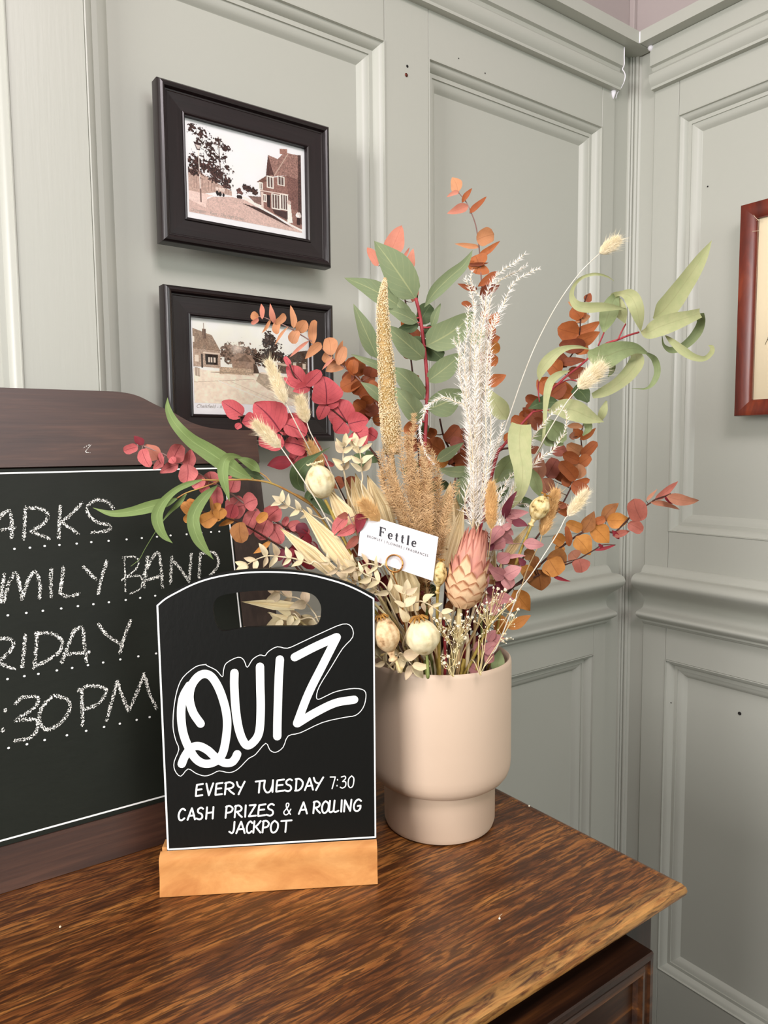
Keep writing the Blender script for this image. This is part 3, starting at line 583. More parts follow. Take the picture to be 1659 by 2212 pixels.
FONT = {'A': [[(0, 0), (.25, .5), (.5, 1)], [(.5, 1), (.75, .5), (.98, 0)], [(.15, .33), (.85, .36)]],
 'B': [[(.08, 0), (.05, 1)], [(.05, 1), (.6, .98), (.85, .78), (.6, .55), (.1, .5)], [(.1, .5), (.75, .48), (.98, .25), (.7, .03), (.08, 0)]],
 'C': [[(.95, .85), (.6, 1.), (.2, .8), (.02, .4), (.2, .05), (.55, 0), (.9, .15)]],
 'D': [[(.1, 0), (.12, 1)], [(0, .98), (.5, .98), (.95, .7), (.9, .3), (.5, .03), (0, 0)]],
 'E': [[(.95, 1), (.08, .95)], [(.08, .95), (.02, .5), (.0, 0)], [(.02, .52), (.8, .55)], [(0, 0), (.95, .05)]],
 'G': [[(.95, .85), (.6, 1.), (.2, .8), (.02, .4), (.2, .05), (.6, 0), (.88, .2), (.92, .45)], [(.92, .45), (.55, .42)]],
 'H': [[(.05, 1), (0, 0)], [(.95, 1), (.92, 0)], [(.02, .5), (.93, .55)]], 'I': [[(.5, 1), (.5, 0)]],
 'J': [[(.75, 1), (.7, .3), (.45, .02), (.0, .15)]],
 'K': [[(.08, 1), (0, 0)], [(.95, 1), (.5, .65), (.05, .45)], [(.3, .55), (.6, .3), (1, 0)]],
 'L': [[(.1, 1), (0, .1)], [(0, .1), (.4, 0), (1, .1)]], 'N': [[(.0, 0), (.05, 1)], [(.05, 1), (.9, .02)], [(.9, .02), (1, 1)]],
 'O': [[(.5, 1), (.15, .8), (0, .4), (.2, .02), (.6, 0), (.95, .3), (.95, .75), (.5, 1)]],
 'P': [[(.1, 1), (.02, 0)], [(0, .95), (.5, 1.02), (.95, .8), (.75, .5), (.08, .42)]],
 'R': [[(.1, 1), (.02, 0)], [(0, .95), (.5, 1.02), (.9, .8), (.75, .55), (.1, .45)], [(.35, .45), (.65, .2), (1, 0)]],
 'S': [[(.92, .9), (.6, 1), (.2, .85), (.25, .6), (.75, .42), (.85, .15), (.5, -.02), (.02, .08)]],
 'T': [[(0, .95), (1, 1)], [(.5, .97), (.45, 0)]], 'U': [[(.05, 1), (.0, .4), (.3, 0), (.7, .05), (.95, .5), (1, 1)], [(1, 1), (1, 0)]],
 'V': [[(0, 1), (.45, 0)], [(.45, 0), (1, 1)]], 'Y': [[(0, 1), (.2, .65), (.55, .5)], [(1, 1), (.65, .5), (.3, -.05)]],
 'Z': [[(.05, .98), (.9, 1)], [(.9, 1), (.0, .02)], [(0, .02), (1, .05)]],
 '7': [[(0, 1), (.95, .98)], [(.95, .98), (.45, 0)]], ':': [[(.3, .75), (.32, .70)], [(.2, .25), (.22, .2)]],
 '3': [[(.1, .95), (.7, 1), (.85, .8), (.35, .55)], [(.35, .55), (.9, .5), (.9, .15), (.4, 0), (0, .08)]],
 '0': [[(.55, 1), (.1, .75), (.05, .25), (.4, 0), (.85, .15), (.95, .75), (.55, 1)]],
 '&': [[(1, .45), (.6, .05), (.2, .0), (.0, .25), (.6, .7), (.65, .95), (.35, .98), (.3, .75), (.55, .4), (1, .0)]]}
def plane_map(A, d, up, offn):
    N_ = np.cross(d, up)
    def S(x, y):
        v = ray(x, y); P = CAM+v*((A-CAM)@N_)/(v@N_); return np.array(((P-A)@d, (P-A)@up))
    def fn(u, v, o): return A+d*u+up*v+offn*o      # o > 0 towards the room
    return S, fn
# ---- large chalkboard leaning on the wall
A1 = onZ(0, 1933, .8); B1 = onZ(346, 1825.6, .8); d1 = nrm(B1-A1); nb = np.array((-d1[1], d1[0], 0)); nb = nb if nb[1] > 0 else -nb
th = math.radians(12.4); up1 = nb*math.sin(th)+np.array((0, 0, 1))*math.cos(th); out1 = -nrm(np.cross(up1, d1)*1.0); out1 = out1 if out1[1] < 0 else -out1
A1 = A1+np.array((0, 0, .0006))
SB, FB = plane_map(A1, d1, up1, out1)
cb = thing('chalkboard', FB(.05, 0, 0), 'large framed chalkboard with curved dark brown top rail leaning on the wall', 'chalkboard')
UR = .341; UL = -.30
tp = [SB(x, y) for x, y in ((0, 837), (149, 842), (220, 844.5), (262, 847), (299, 855.5), (336, 874), (374, 891), (411, 911.5), (448, 923), (486, 927.6), (520, 929), (553, 929))]
tp = [(p[0], p[1]) for p in tp]; mid = .02
top = [(2*mid-p[0], p[1]) for p in tp[::-1] if 2*mid-p[0] < tp[0][0]-.01]+tp
vr = SB(300, 1004)[1]; vb = .045
poly = [(top[0][0], vr)]+top+[(top[-1][0]+.001, vr)]
def board_extr(name, poly2, o0, o1, m, parent, fn, **k):
    P3 = [fn(u, v, 0) for u, v in poly2]; off = fn(0, 0, 1)-fn(0, 0, 0)
    V, Fc = extr(P3, off*o0, off*o1); return mk(name, V, Fc, m, parent, smooth=True, autos=.5, **k)
ptop = catmull([np.array(p) for p in top], 4); board_extr('top_rail', [(ptop[0][0], vr)]+[(p[0], p[1]) for p in ptop]+[(ptop[-1][0], vr)], -.016, .0, M_BRD, cb, FB)
ulf = 2*mid-UR
board_extr('stile', [(.2945, .0005), (UR, .0005), (UR, vr-.0008), (.2945, vr-.0008)], -.016, -.0005, M_BRDV, cb, FB)
board_extr('stile', [(ulf, .0005), (ulf+.047, .0005), (ulf+.047, vr-.0008), (ulf, vr-.0008)], -.016, -.0005, M_BRDV, cb, FB)
board_extr('bottom_rail', [(ulf+.0475, 0), (.294, 0), (.294, vb), (ulf+.0475, vb)], -.016, .0, M_BRDV if 0 else M_BRD, cb, FB)
board_extr('writing_surface', [(ulf+.0475, vb+.0002), (.294, vb+.0002), (.294, vr-.001), (ulf+.0475, vr-.001)], -.012, -.003, M_CHB, cb, FB)
ln = [(ulf+.052, .051), (.2902, .051), (.2918, vr-.006), (ulf+.052, vr-.006)]
for i in range(4):
    V, Fc, UVs = stroke_mesh([ln[i], ln[(i+1) % 4]], .0009, FB, -.0027); mk('white_border_line', V, Fc, M_LINE, cb, smooth=False, uv=UVs)
def chalk(strokes, sc, ox, oy, r, name='chalk_letter'):
    parts = []
    for k, s in enumerate(strokes):
        P = catmull([SB(ox+x/sc, oy+y/sc) for x, y in s], 5); parts.append(stroke_mesh(P, r, FB, -.0026+.00005*k, True))
    V, Fc, UVs = merge(parts); mk(name, V, Fc, M_CHALK, cb, smooth=False, uv=UVs)
CH = [[[(-60, 560), (0, 420), (60, 372)], [(60, 372), (80, 440), (80, 560)], [(-40, 510), (100, 490)]],
 [[(172, 355), (160, 565)], [(180, 358), (270, 362), (318, 400), (295, 460), (205, 512)], [(205, 512), (330, 562)]],
 [[(402, 345), (393, 555)], [(545, 325), (480, 395), (400, 462)], [(430, 465), (520, 528)]],
 [[(755, 362), (715, 318), (650, 303), (592, 338), (585, 390), (640, 448), (728, 472), (722, 508), (612, 520)]],
 [[(28, 800), (8, 985)], [(28, 985), (60, 860), (105, 790), (130, 860), (148, 965)], [(148, 965), (190, 840), (235, 778), (265, 860), (265, 955)]],
 [[(342, 765), (340, 950)]], [[(424, 755), (403, 925)], [(403, 925), (450, 947), (525, 930)]],
 [[(560, 750), (605, 800), (640, 832)], [(712, 712), (680, 820), (655, 925)]],
 [[(832, 692), (836, 912)], [(815, 688), (890, 682), (925, 712), (900, 770), (812, 838)], [(830, 820), (930, 810), (948, 860), (925, 900), (868, 928)]],
 [[(985, 680), (960, 885)], [(960, 800), (1010, 700), (1055, 655), (1072, 760), (1082, 885)], [(975, 838), (1080, 808)]],
 [[(1145, 685), (1136, 862)], [(1145, 700), (1200, 760), (1258, 850)], [(1258, 850), (1275, 665)]],
 [[(1335, 660), (1325, 835)], [(1340, 662), (1420, 655), (1455, 705), (1440, 760), (1388, 820)]],
 [[(0, 1228), (60, 1228), (92, 1262), (60, 1320), (-20, 1390)], [(0, 1392), (100, 1430)]], [[(172, 1205), (150, 1415)]],
 [[(250, 1195), (230, 1422)], [(240, 1190), (350, 1195), (415, 1245), (400, 1310), (320, 1370), (235, 1412)]],
 [[(412, 1388), (460, 1260), (498, 1165)], [(480, 1200), (545, 1148), (562, 1260), (578, 1380)], [(430, 1332), (592, 1318)]],
 [[(658, 1132), (715, 1205), (805, 1262)], [(872, 1105), (830, 1210), (800, 1322)]],
 [[(38, 1700), (34, 1708)], [(20, 1830), (18, 1838)]],
 [[(105, 1660), (150, 1620), (250, 1618), (235, 1680), (105, 1772)], [(105, 1772), (230, 1765), (252, 1820), (205, 1885), (102, 1906)]],
 [[(345, 1618), (285, 1680), (262, 1760), (305, 1832), (395, 1795), (465, 1700), (450, 1632), (365, 1605)]],
 [[(545, 1560), (552, 1800)], [(525, 1572), (600, 1540), (705, 1562), (690, 1620), (640, 1670), (552, 1702)]],
 [[(712, 1770), (782, 1510)], [(782, 1510), (815, 1610), (858, 1712)], [(858, 1712), (915, 1580), (962, 1462)], [(962, 1462), (1000, 1600), (1042, 1690)]]]
for i, c in enumerate(CH): chalk(c, 3.072, 0, 980, .0023 if i != 8 else .0013)
DOT = [[(98, 630), (201, 622), (299, 611), (397, 604), (512, 595), (609, 585), (724, 577), (844, 567), (945, 558), (1046, 550), (1136, 541), (1243, 533), (1341, 524), (1405, 518), (1460, 515)],
 [(54, 1072), (177, 1056), (287, 1042), (409, 1027), (520, 1011), (623, 998), (726, 985), (838, 970), (934, 956), (1034, 942)],
 [(52, 1496), (164, 1477), (257, 1462), (380, 1439), (482, 1422), (587, 1404), (688, 1386), (802, 1366), (922, 1345), (1040, 1326)],
 [(59, 1955), (181, 1930), (299, 1902), (447, 1870), (575, 1841), (694, 1815), (799, 1793), (911, 1768), (997, 1749)]]
for row in DOT:
    parts = []
    for x, y in row:
        c = SB(x/3.072, 980+y/3.072); V = [FB(*c, -.0025)]+[FB(c[0]+.0014*math.cos(a*math.pi/4), c[1]+.0012*math.sin(a*math.pi/4), -.0025) for a in range(8)]
        parts.append((V, [(0, 1+k, 1+(k+1) % 8) for k in range(8)]))
    mk('dotted_line', *merge(parts), M_LINE, cb, smooth=False)
c = SB(190, 969); V, Fc, UVs = stroke_mesh(catmull([c+np.array(p)*.001 for p in ((-5, 1), (-1, 3), (4, 5), (0, 0), (-3, -4), (2, -5))], 4), .0005, FB, .0003); mk('chalk_smudge', V, Fc, M_CHALK, cb, smooth=False, uv=UVs)
# ---- QUIZ sign in its wooden base
A2 = onZ(345, 1940, .8); B2 = onZ(816, 1911, .8); d2 = nrm(B2-A2); n2 = np.array((-d2[1], d2[0], 0)); n2 = n2 if n2[1] > 0 else -n2
LB = np.linalg.norm(B2-A2); qs = thing('quiz_sign', (A2+B2)/2+n2*.02, 'small black QUIZ tabletop sign with handle hole and white lettering in a pale wooden base', 'sign')
pf = [(0, .0006), (0, .003), (.0016, .011), (.0030, .020), (.0022, .030), (.0018, .036), (.0028, .0395), (.0055, .0412), (.0110, .0428), (.0114, .0428), (.0114, .028), (.0188, .028), (.0188, .0428), (.035, .0425), (.0385, .039), (.041, .003), (.041, .0006)]
V, Fc = extr([A2+n2*a+np.array((0, 0, z)) for a, z in pf], d2*0, d2*LB); mk('wooden_base', V, Fc, M_PINE, qs, smooth=True, autos=.5)
tq = math.radians(2.5); up2 = n2*math.sin(tq)+np.array((0, 0, 1))*math.cos(tq); out2 = -(n2*math.cos(tq)-np.array((0, 0, 1))*math.sin(tq))
AQ = A2+n2*.0118
SQ, FQ = plane_map(AQ, d2, up2, out2)
q = lambda L, s=3.19, ox=320, oy=1200: [SQ(ox+x/s, oy+y/s) for x, y in L]
topq = catmull(q([(50, 330), (110, 285), (170, 248), (280, 193), (400, 148), (520, 118), (640, 100), (745, 93), (850, 92), (975, 98), (1100, 112), (1225, 140), (1350, 176), (1460, 222), (1562, 275)]), 3)
br = SQ(812.5, 1812); bl = SQ(362, 1837)
outer = [(bl[0], .0285), (br[0]-.0005, .0285)]+[(p[0], p[1]) for p in topq[::-1]]
hole = catmull(q([(446, 380), (452, 330), (485, 285), (560, 264), (700, 246), (850, 241), (1000, 245), (1100, 256), (1155, 285), (1188, 340), (1192, 400), (1178, 460), (1140, 487), (1000, 488), (800, 490), (650, 500), (540, 520), (490, 510), (460, 450), (446, 380)]), 3)[:-1]
hole = [(p[0], p[1]) for p in hole]
allp = outer+hole; tr = tessellate_polygon([[Vector((*p, 0)) for p in outer], [Vector((*p, 0)) for p in hole]]); n = len(allp)
V = [FQ(u, v, 0) for u, v in allp]+[FQ(u, v, -.0062) for u, v in allp]; Fc = [tuple(t) for t in tr]+[tuple(n+i for i in t)[::-1] for t in tr]
for lp, st in ((outer, 0), (hole, len(outer))):
    for i in range(len(lp)): a, b_ = st+i, st+(i+1) % len(lp); Fc.append((a, b_, n+b_, n+a))
mk('board', V, Fc, M_SGN, qs, smooth=True, autos=.5)
def qstroke(pts, r, name, o=.0003, m=None, s=3.19, ox=320, oy=1200, sm=6):
    P = [SQ(ox+x/s, oy+y/s) for x, y in pts]; P = catmull(P, sm) if sm > 1 else P
    V, Fc, UVs = stroke_mesh(P, r, FQ, o); return V, Fc, UVs
bd = q([(64, 345), (120, 298), (200, 253), (300, 203), (400, 166), (520, 138), (640, 121), (745, 114), (850, 113), (975, 118), (1100, 131), (1225, 159), (1350, 197), (1460, 245), (1553, 297)])
brc = SQ(320+1508/3.072, 1620+577/3.072); blc = SQ(320+133/3.072, 1620+660/3.072)
parts = [stroke_mesh(catmull(bd, 3), .0008, FQ, .0003), stroke_mesh([bd[-1], brc], .0008, FQ, .0003), stroke_mesh([brc, blc], .0009, FQ, .0003), stroke_mesh([blc, bd[0]], .0009, FQ, .0003)]
V, Fc, UVs = merge(parts); mk('white_border_line', V, Fc, M_LINE, qs, smooth=False, uv=UVs)
QL = {'letter_q': [[(362, 1158), (310, 1080), (285, 985), (298, 900), (340, 838), (390, 815), (440, 838), (490, 920), (530, 1040), (545, 1150), (535, 1270), (510, 1370), (460, 1420), (390, 1433), (325, 1395), (270, 1300), (238, 1200), (228, 1080), (242, 975), (285, 895)], [(232, 1435), (255, 1380), (298, 1325), (350, 1312), (410, 1340), (460, 1385), (520, 1425), (572, 1425), (600, 1398), (614, 1368)]],
 'letter_u': [[(595, 808), (594, 900), (603, 1050), (622, 1180), (652, 1270), (688, 1308), (740, 1268), (768, 1200), (776, 1050), (773, 900), (771, 765)]], 'letter_i': [[(908, 715), (900, 850), (895, 1000), (891, 1150), (890, 1245)]],
 'letter_z': [[(1010, 700), (1150, 628), (1297, 562)], [(1300, 562), (1205, 750), (1105, 950), (1026, 1155)], [(1030, 1155), (1150, 1082), (1290, 1015), (1420, 992)]]}
zz = 0
for nm, st in QL.items():
    parts = []
    for s_ in st: parts.append(qstroke(s_, .00425, nm, .0004+zz)); zz += .00004
    V, Fc, UVs = merge(parts); mk(nm, V, Fc, M_WP, qs, smooth=False, uv=UVs)
ol = [(400, 750), (330, 765), (240, 840), (200, 930), (178, 1050), (172, 1180), (190, 1270), (212, 1335), (180, 1420), (185, 1480), (225, 1520), (275, 1470), (330, 1500), (390, 1518), (440, 1505), (490, 1483), (560, 1495), (620, 1470), (690, 1400), (740, 1370), (810, 1293), (840, 1340), (880, 1355), (930, 1320), (965, 1243), (1050, 1220), (1200, 1150), (1350, 1115), (1430, 1100), (1480, 1050), (1500, 980), (1490, 930), (1420, 915), (1300, 935), (1230, 965), (1175, 990), (1160, 970), (1180, 900), (1260, 770), (1340, 640), (1410, 560), (1400, 490), (1340, 472), (1200, 530), (1050, 600), (960, 638), (890, 628), (830, 660), (805, 690), (770, 685), (720, 715), (683, 770), (660, 720), (620, 700), (540, 740), (520, 790), (512, 835), (470, 790), (400, 755)]
V, Fc, UVs = qstroke(ol, .00042, 'o', .0003, sm=3); mk('lettering_outline', V, Fc, M_LINE, qs, smooth=False, uv=UVs)
TX = [('EVERY TUESDAY 7:30', [(317, 362), (383, 428), (447, 492), (508, 570), (585, 637), None, (710, 765), (768, 825), (850, 900), (905, 955), (975, 1025), (1040, 1095), (1095, 1158), None, (1205, 1240), (1250, 1262), (1275, 1312), (1325, 1364)], (317, 305, 1364, 248), 78),
 ('CASH PRIZES & A ROLLING', [(200, 245), (262, 312), (320, 365), (385, 432), None, (513, 560), (573, 622), (640, 648), (668, 715), (730, 778), (785, 835), None, (900, 945), None, (1000, 1055), None, (1095, 1140), (1152, 1196), (1200, 1228), (1230, 1262), (1278, 1284), (1300, 1345), (1362, 1412)], (200, 466, 1412, 402), 76),
 ('JACKPOT', [(538, 580), (585, 642), (652, 690), (698, 745), (758, 800), (812, 860), (880, 948)], (538, 553, 948, 542), 76)]
for txt, xs, (xa, ya, xb, yb), h in TX:
    for ch, x in zip(txt, xs):
        if x is None: continue
        parts = []
        for s_ in FONT[ch]:
            pts = []
            for u, v in s_: X = x[0]+(x[1]-x[0])*u; Yb = ya+(yb-ya)*(X-xa)/(xb-xa); pts.append((X+v*4, Yb-v*h))
            parts.append(qstroke(pts, .00092 if ch not in '730:&' else .0006, 'x', .0003, s=3.072, ox=320, oy=1620, sm=5))
        V, Fc, UVs = merge(parts); mk('lettering', V, Fc, M_LINE, qs, smooth=False, uv=UVs)
# ================================================================== POT
PC = np.array((.5621, .6575, .8)); RH = np.array((math.cos(YAW), -math.sin(YAW), 0)); FH = np.array((math.sin(YAW), math.cos(YAW), 0))
pot = thing('flower_pot', PC+np.array((0, 0, .0005)), 'beige matte stepped ceramic pot holding the dried bouquet', 'pot')
V, Fc, _ = lathe([(.0005, 0), (.060, 0), (.0650, .0015), (.0668, .007), (.067, .0555), (.0672, .0563), (.0700, .0566), (.0745, .0580), (.0790, .0612), (.0825, .066), (.0848, .073), (.0856, .082), (.0856, .100), (.0856, .1985), (.0848, .2025), (.0832, .2040), (.0815, .2030), (.0800, .199), (.0796, .190), (.0796, .094), (.060, .080), (.0005, .079)], 96, PC+np.array((0, 0, .0004)), cap=False)
mk('pot_body', V, Fc, M_POT, pot, smooth=True, autos=.7)

# ================================================================== PLANT HELPERS
CR = {'A': (500, 360, 4.0975), 'B': (880, 360, 4.0975), 'C': (1060, 480, 3.318), 'D': (180, 840, 3.318), 'E': (600, 860, 4.608), 'F': (900, 900, 4.608), 'G': (1080, 900, 3.607), 'H': (760, 1220, 4.1475), 'Q': (320, 1200, 3.19), 'P': (0, 0, 1.0)}
R = random.Random(11)
def px(c, x, y): o = CR[c]; return o[0]+x/o[2], o[1]+y/o[2]
def entry(e, b=0.0, z=1.0): return PC+RH*e+FH*b+np.array((0, 0, z-.8))
SHAPES = {
 'round': lambda s: (max(0, 1-abs(2*s-1)**2.3)**.5*(1-.12*s) if s < .88 else .70*(1-((s-.88)/.12))**.75), 'heart': lambda s: (math.sin(math.pi*min(1, s**.62))**.62 if 0 < s < 1 else 0),
 'ovate': lambda s: (math.sin(math.pi*s**.67)**.86 if 0 < s < 1 else 0), 'lance': lambda s: (math.sin(math.pi*s**.85)**1.15 if 0 < s < 1 else 0),
 'lens': lambda s: math.sin(math.pi*s)**.9 if 0 < s < 1 else 0}
def leaf3(b, t, wd, shape='round', roll=0, curl=.08, fold=.10, nS=10, nQ=4, rag=.09, path=None):
    """curved blade between 3D points; returns V, F, UV"""
    b, t = np.array(b), np.array(t); L = np.linalg.norm(t-b); a = (t-b)/max(L, 1e-9)
    vd = nrm(b-CAM); wx = nrm(np.cross(a, vd)); nv = np.cross(wx, a)       # nv ~ towards / away
    if nv@vd > 0: nv = -nv
    cr, sr = math.cos(roll), math.sin(roll); wr_ = wx*cr+nv*sr; nr = nv*cr-wx*sr
    f = SHAPES[shape]; V = []; UVs = []; ph = [R.uniform(0, 6.28) for _ in range(3)]; wave = R.uniform(-.06, .06)
    for i in range(nS+1):
        s = i/nS; s2 = .5-.5*math.cos(math.pi*s) if shape in ('round', 'heart') else s
        h = f(s2)*wd/2
        base = b+a*(s2*L)+nr*(curl*L*4*s2*(1-s2))+wr_*(wave*L*math.sin(math.pi*s2))
        for k in range(nQ+1):
            qv = -1+2*k/nQ; hh = h*(1+rag*math.sin(7*s2+ph[0 if qv < 0 else 1])) if abs(qv) == 1 else h
            V.append(base+wr_*(hh*qv)+nr*(fold*wd*(qv*qv)*f(s2)+.03*wd*math.sin(5*s2+ph[2])*qv)); UVs.append((.5+.5*qv, s2))
    Fc = [(i*(nQ+1)+k, i*(nQ+1)+k+1, (i+1)*(nQ+1)+k+1, (i+1)*(nQ+1)+k) for i in range(nS) for k in range(nQ)]
    return V, Fc, UVs
def ribbon(cen, wid, ds, crop, twist=0, fold=.12, n=5, nQ=4):
    """long leaf along pixel centre line with apparent widths (crop px) and depths"""
    o = CR[crop]; pts = catmull([np.array((*px(crop, *c), d, w_/o[2])) for c, w_, d in zip(cen, wid, ds)], n)
    V = []; UVs = []; m = len(pts)
    P3 = [U(p[0], p[1], p[2]) for p in pts]
    for i in range(m):
        t = nrm(P3[min(i+1, m-1)]-P3[max(i-1, 0)]); vd = nrm(P3[i]-CAM); wx = nrm(np.cross(t, vd)); nv = np.cross(wx, t)
        if nv@vd > 0: nv = -nv
        w3 = max(pts[i][3], .4)*pts[i][2]/F/2; tw = twist if not callable(twist) else twist(i/(m-1))
        wv = wx*math.cos(tw)+nv*math.sin(tw); nn = nv*math.cos(tw)-wx*math.sin(tw); w3 /= max(.5, math.cos(tw))
        for k in range(nQ+1): qv = -1+2*k/nQ; V.append(P3[i]+wv*w3*qv+nn*(fold*w3*2*(qv*qv))); UVs.append((.5+.5*qv, i/m))
    Fc = [(i*(nQ+1)+k, i*(nQ+1)+k+1, (i+1)*(nQ+1)+k+1, (i+1)*(nQ+1)+k) for i in range(m-1) for k in range(nQ)]
    return V, Fc, UVs
class Branch:
    def __init__(s, name, label, cat, crop, stem, ds, r, smat, ent=None, group=None, sub=5):
        s.crop = crop; m = len(stem)
        if isinstance(ds, (int, float)): ds = [ds]*m
        elif len(ds) != m: ds = list(np.interp(np.linspace(0, 1, m), np.linspace(0, 1, len(ds)), ds))
        s.pp = [(*px(*((crop,)+tuple(p) if len(p) == 2 else p)), d) for p, d in zip(stem, ds)]
        P = [U(*p) for p in s.pp]
        if ent is not None:
            e, b = ent; P += [entry(e, b, 1.012), entry(e*.75, b*.75, .93), entry(e*.6, b*.6, .885)]
        P = catmull(P, sub); rr = np.linspace(r[0], r[1], len(P)) if hasattr(r, '__len__') else [r]*len(P)
        s.obj = thing(name, P[-1], label, cat, group); s.parts = [tube(P, list(rr), 6)]; s.smat = smat; s.P = P; s.r = r[0] if hasattr(r, '__len__') else r; s.n = 0
        dd = catmull([np.array(p, float) for p in s.pp], 6); s.dd = dd
    def near(s, x, y): return min(s.dd, key=lambda p: (p[0]-x)**2+(p[1]-y)**2)
    def leaf(s, bx, by, tx, ty, wd, m, shape='round', dz=None, roll=None, crop=None, off=0, curl=None, pet=True, fold=.10):
        c = crop or s.crop; sc = CR[c][2]; x0, y0 = px(c, bx, by); x1, y1 = px(c, tx, ty); st = s.near(x0, y0); d = st[2]+off-.0015*(s.n % 3)
        Lp = math.hypot(x1-x0, y1-y0)*d/F; dzz = (R.uniform(-.4, .4) if dz is None else dz)*Lp
        roll = R.uniform(-.5, .5) if roll is None else roll
        w3 = wd/sc*d/F/max(.55, math.cos(roll)); b = U(x0, y0, d)
        g = leaf3(b, U(x1, y1, d+dzz), w3, shape, roll, R.uniform(.02, .12) if curl is None else curl, fold)
        mk('leaf', g[0], g[1], m, s.obj, uv=g[2]); s.n += 1
        if pet:
            sp = U(*st)
            if np.linalg.norm(sp-b) < .05: s.parts.append(tube([sp, (sp+b)/2+np.array((0, 0, -.0006)), b], [s.r*.7, s.r*.55, s.r*.45], 5))
        return s
    def rib(s, cen, wid, ds, m, crop=None, twist=0, fold=.12):
        g = ribbon(cen, wid, ds, crop or s.crop, twist, fold); mk('leaf', g[0], g[1], m, s.obj, uv=g[2]); return s
    def twig(s, pts, ds, r, crop=None):
        c = crop or s.crop;
        if isinstance(ds, (int, float)): ds = [ds]*len(pts)
        s.parts.append(tube(catmull([U(*px(c, *p), d) for p, d in zip(pts, ds)], 4), r, 5)); return s
    def done(s):
        V, Fc, UVs = merge(s.parts); mk('stem', V, Fc, s.smat, s.obj); return s
    def fill(s, n, t0, t1, size, mats, spread=.5):
        """extra opposite leaves along the stem between fractions t0..t1"""
        for i in range(n):
            t = t0+(t1-t0)*(i+.5)/n; k = int(t*(len(s.dd)-2)); p = s.dd[k]; q_ = s.dd[k+1]; a = math.atan2(q_[1]-p[1], q_[0]-p[0])
            for sg in (-1, 1):
                an = a+sg*R.uniform(.9, 1.9)+R.uniform(-.3, .3); L = size*R.uniform(.75, 1.1)
                s.leaf(p[0], p[1], p[0]+math.cos(an)*L, p[1]+math.sin(an)*L, size*R.uniform(.75, 1.0), R.choice(mats), 'round', crop='P', off=R.uniform(-.004, .010), pet=False)
        return s

EB = 'eucalyptus_branch'
# 1 tan branch arching over the lower picture
b = Branch(EB, 'arching branch of tan-orange round leaves reaching left across the lower picture frame', 'branch', 'A', [(215, 1325), (278, 1332), (350, 1358), (470, 1405), (560, 1455), (690, 1535), (750, 1572), (880, 1680), (990, 1770), (1110, 1865), (1220, 2000), (1320, 2200), (1400, 2700)], (.90, .90, .92, .93, .91), (.0006, .0012), S_PNK, (-.02, .02))
for l in [(240, 1335, 170, 1312, 78), (238, 1345, 175, 1392, 42), (272, 1352, 262, 1212, 44, 'ovate'), (385, 1390, 342, 1208, 52, 'ovate'), (345, 1352, 266, 1475, 30, 'ovate'), (390, 1390, 475, 1305, 72), (405, 1375, 400, 1485, 76), (505, 1415, 383, 1580, 24, 'lens'), (552, 1430, 522, 1226, 60, 'ovate'), (590, 1465, 660, 1362, 110), (590, 1450, 535, 1565, 104), (715, 1570, 738, 1356, 82), (690, 1540, 512, 1690, 34, 'lens'), (795, 1560, 650, 1702, 86, 'ovate'), (880, 1670, 858, 1512, 138), (880, 1640, 822, 1735, 92), (935, 1750, 985, 1538, 62, 'ovate'), (940, 1755, 1005, 1590, 88), (910, 1700, 800, 1800, 26, 'lens')]: b.leaf(*l[:5], R.choice((L_TAN, L_TAN, L_SAL)) if l[4] < 60 else L_TAN, l[5] if len(l) > 5 else 'round', roll=R.uniform(-.2, .2))
for l in [(1015, 1730, 832, 1812, 120, L_TAN, 'ovate'), (1110, 1860, 1085, 1682, 190, L_ORG), (1150, 1890, 965, 1965, 160, L_ORG), (1215, 1860, 1240, 1770, 150, L_RUST), (1130, 2035, 1262, 1995, 90, L_ORG), (1180, 2150, 1080, 2080, 130, L_ORG), (1190, 2140, 1290, 2070, 120, L_RUST), (1230, 2230, 1120, 2180, 120, L_RUST), (1255, 2260, 1340, 2220, 120, L_ORG)]: b.leaf(*l[:5], l[5], l[6] if len(l) > 6 else 'round', off=.004)
b.fill(5, .72, .95, 30, (L_RUST, L_ORG)); b.done()
# 2 large crimson leaves
b = Branch(EB, 'branch of large round crimson leaves in front of the lower picture frame', 'branch', 'A', [(515, 1750), (560, 1860), (645, 1910), (740, 1990), (835, 2100), ('E', 660, 215), ('E', 760, 300), ('E', 920, 500), ('E', 1050, 800), ('E', 1300, 2200)], (.86, .87, .88, .88), (.0008, .0016), S_BRN, (-.025, -.01))
for l in [(520, 1765, 470, 1680, 55), (640, 1925, 490, 1765, 165, 'heart'), (655, 1935, 790, 1805, 120), (640, 1960, 462, 1870, 60), (700, 1950, 543, 1990, 105, 'ovate'), (840, 2105, 815, 1855, 275, 'heart'), (835, 2100, 770, 2240, 120, 'heart'), (850, 2110, 950, 2080, 100)]: b.leaf(*l[:5], L_RED, l[5] if len(l) > 5 else 'round', roll=R.uniform(-.15, .15), dz=R.uniform(-.15, .15))
for l in [(660, 235, 570, 345, 200, 'heart'), (690, 240, 555, 15, 300, 'heart'), (700, 260, 905, 215, 200, 'heart'), (770, 320, 880, 470, 230, 'heart'), (880, 330, 985, 400, 150, 'round')]: b.leaf(*l[:5], L_RED, l[5], crop='E', roll=R.uniform(-.12, .12), dz=R.uniform(-.1, .1))
b.done()
b = Branch(EB, 'branch of crimson leaves spreading left under the pale bunny tails, above the chalkboard corner', 'branch', 'D', [(1110, 200), (1200, 200), (1400, 290), (1500, 330), (1600, 430), ('E', 330, 500), ('E', 560, 800), ('E', 800, 1300), ('E', 1250, 2300)], (.83, .84, .86, .87), (.0008, .0015), S_BRN, (-.03, -.02))
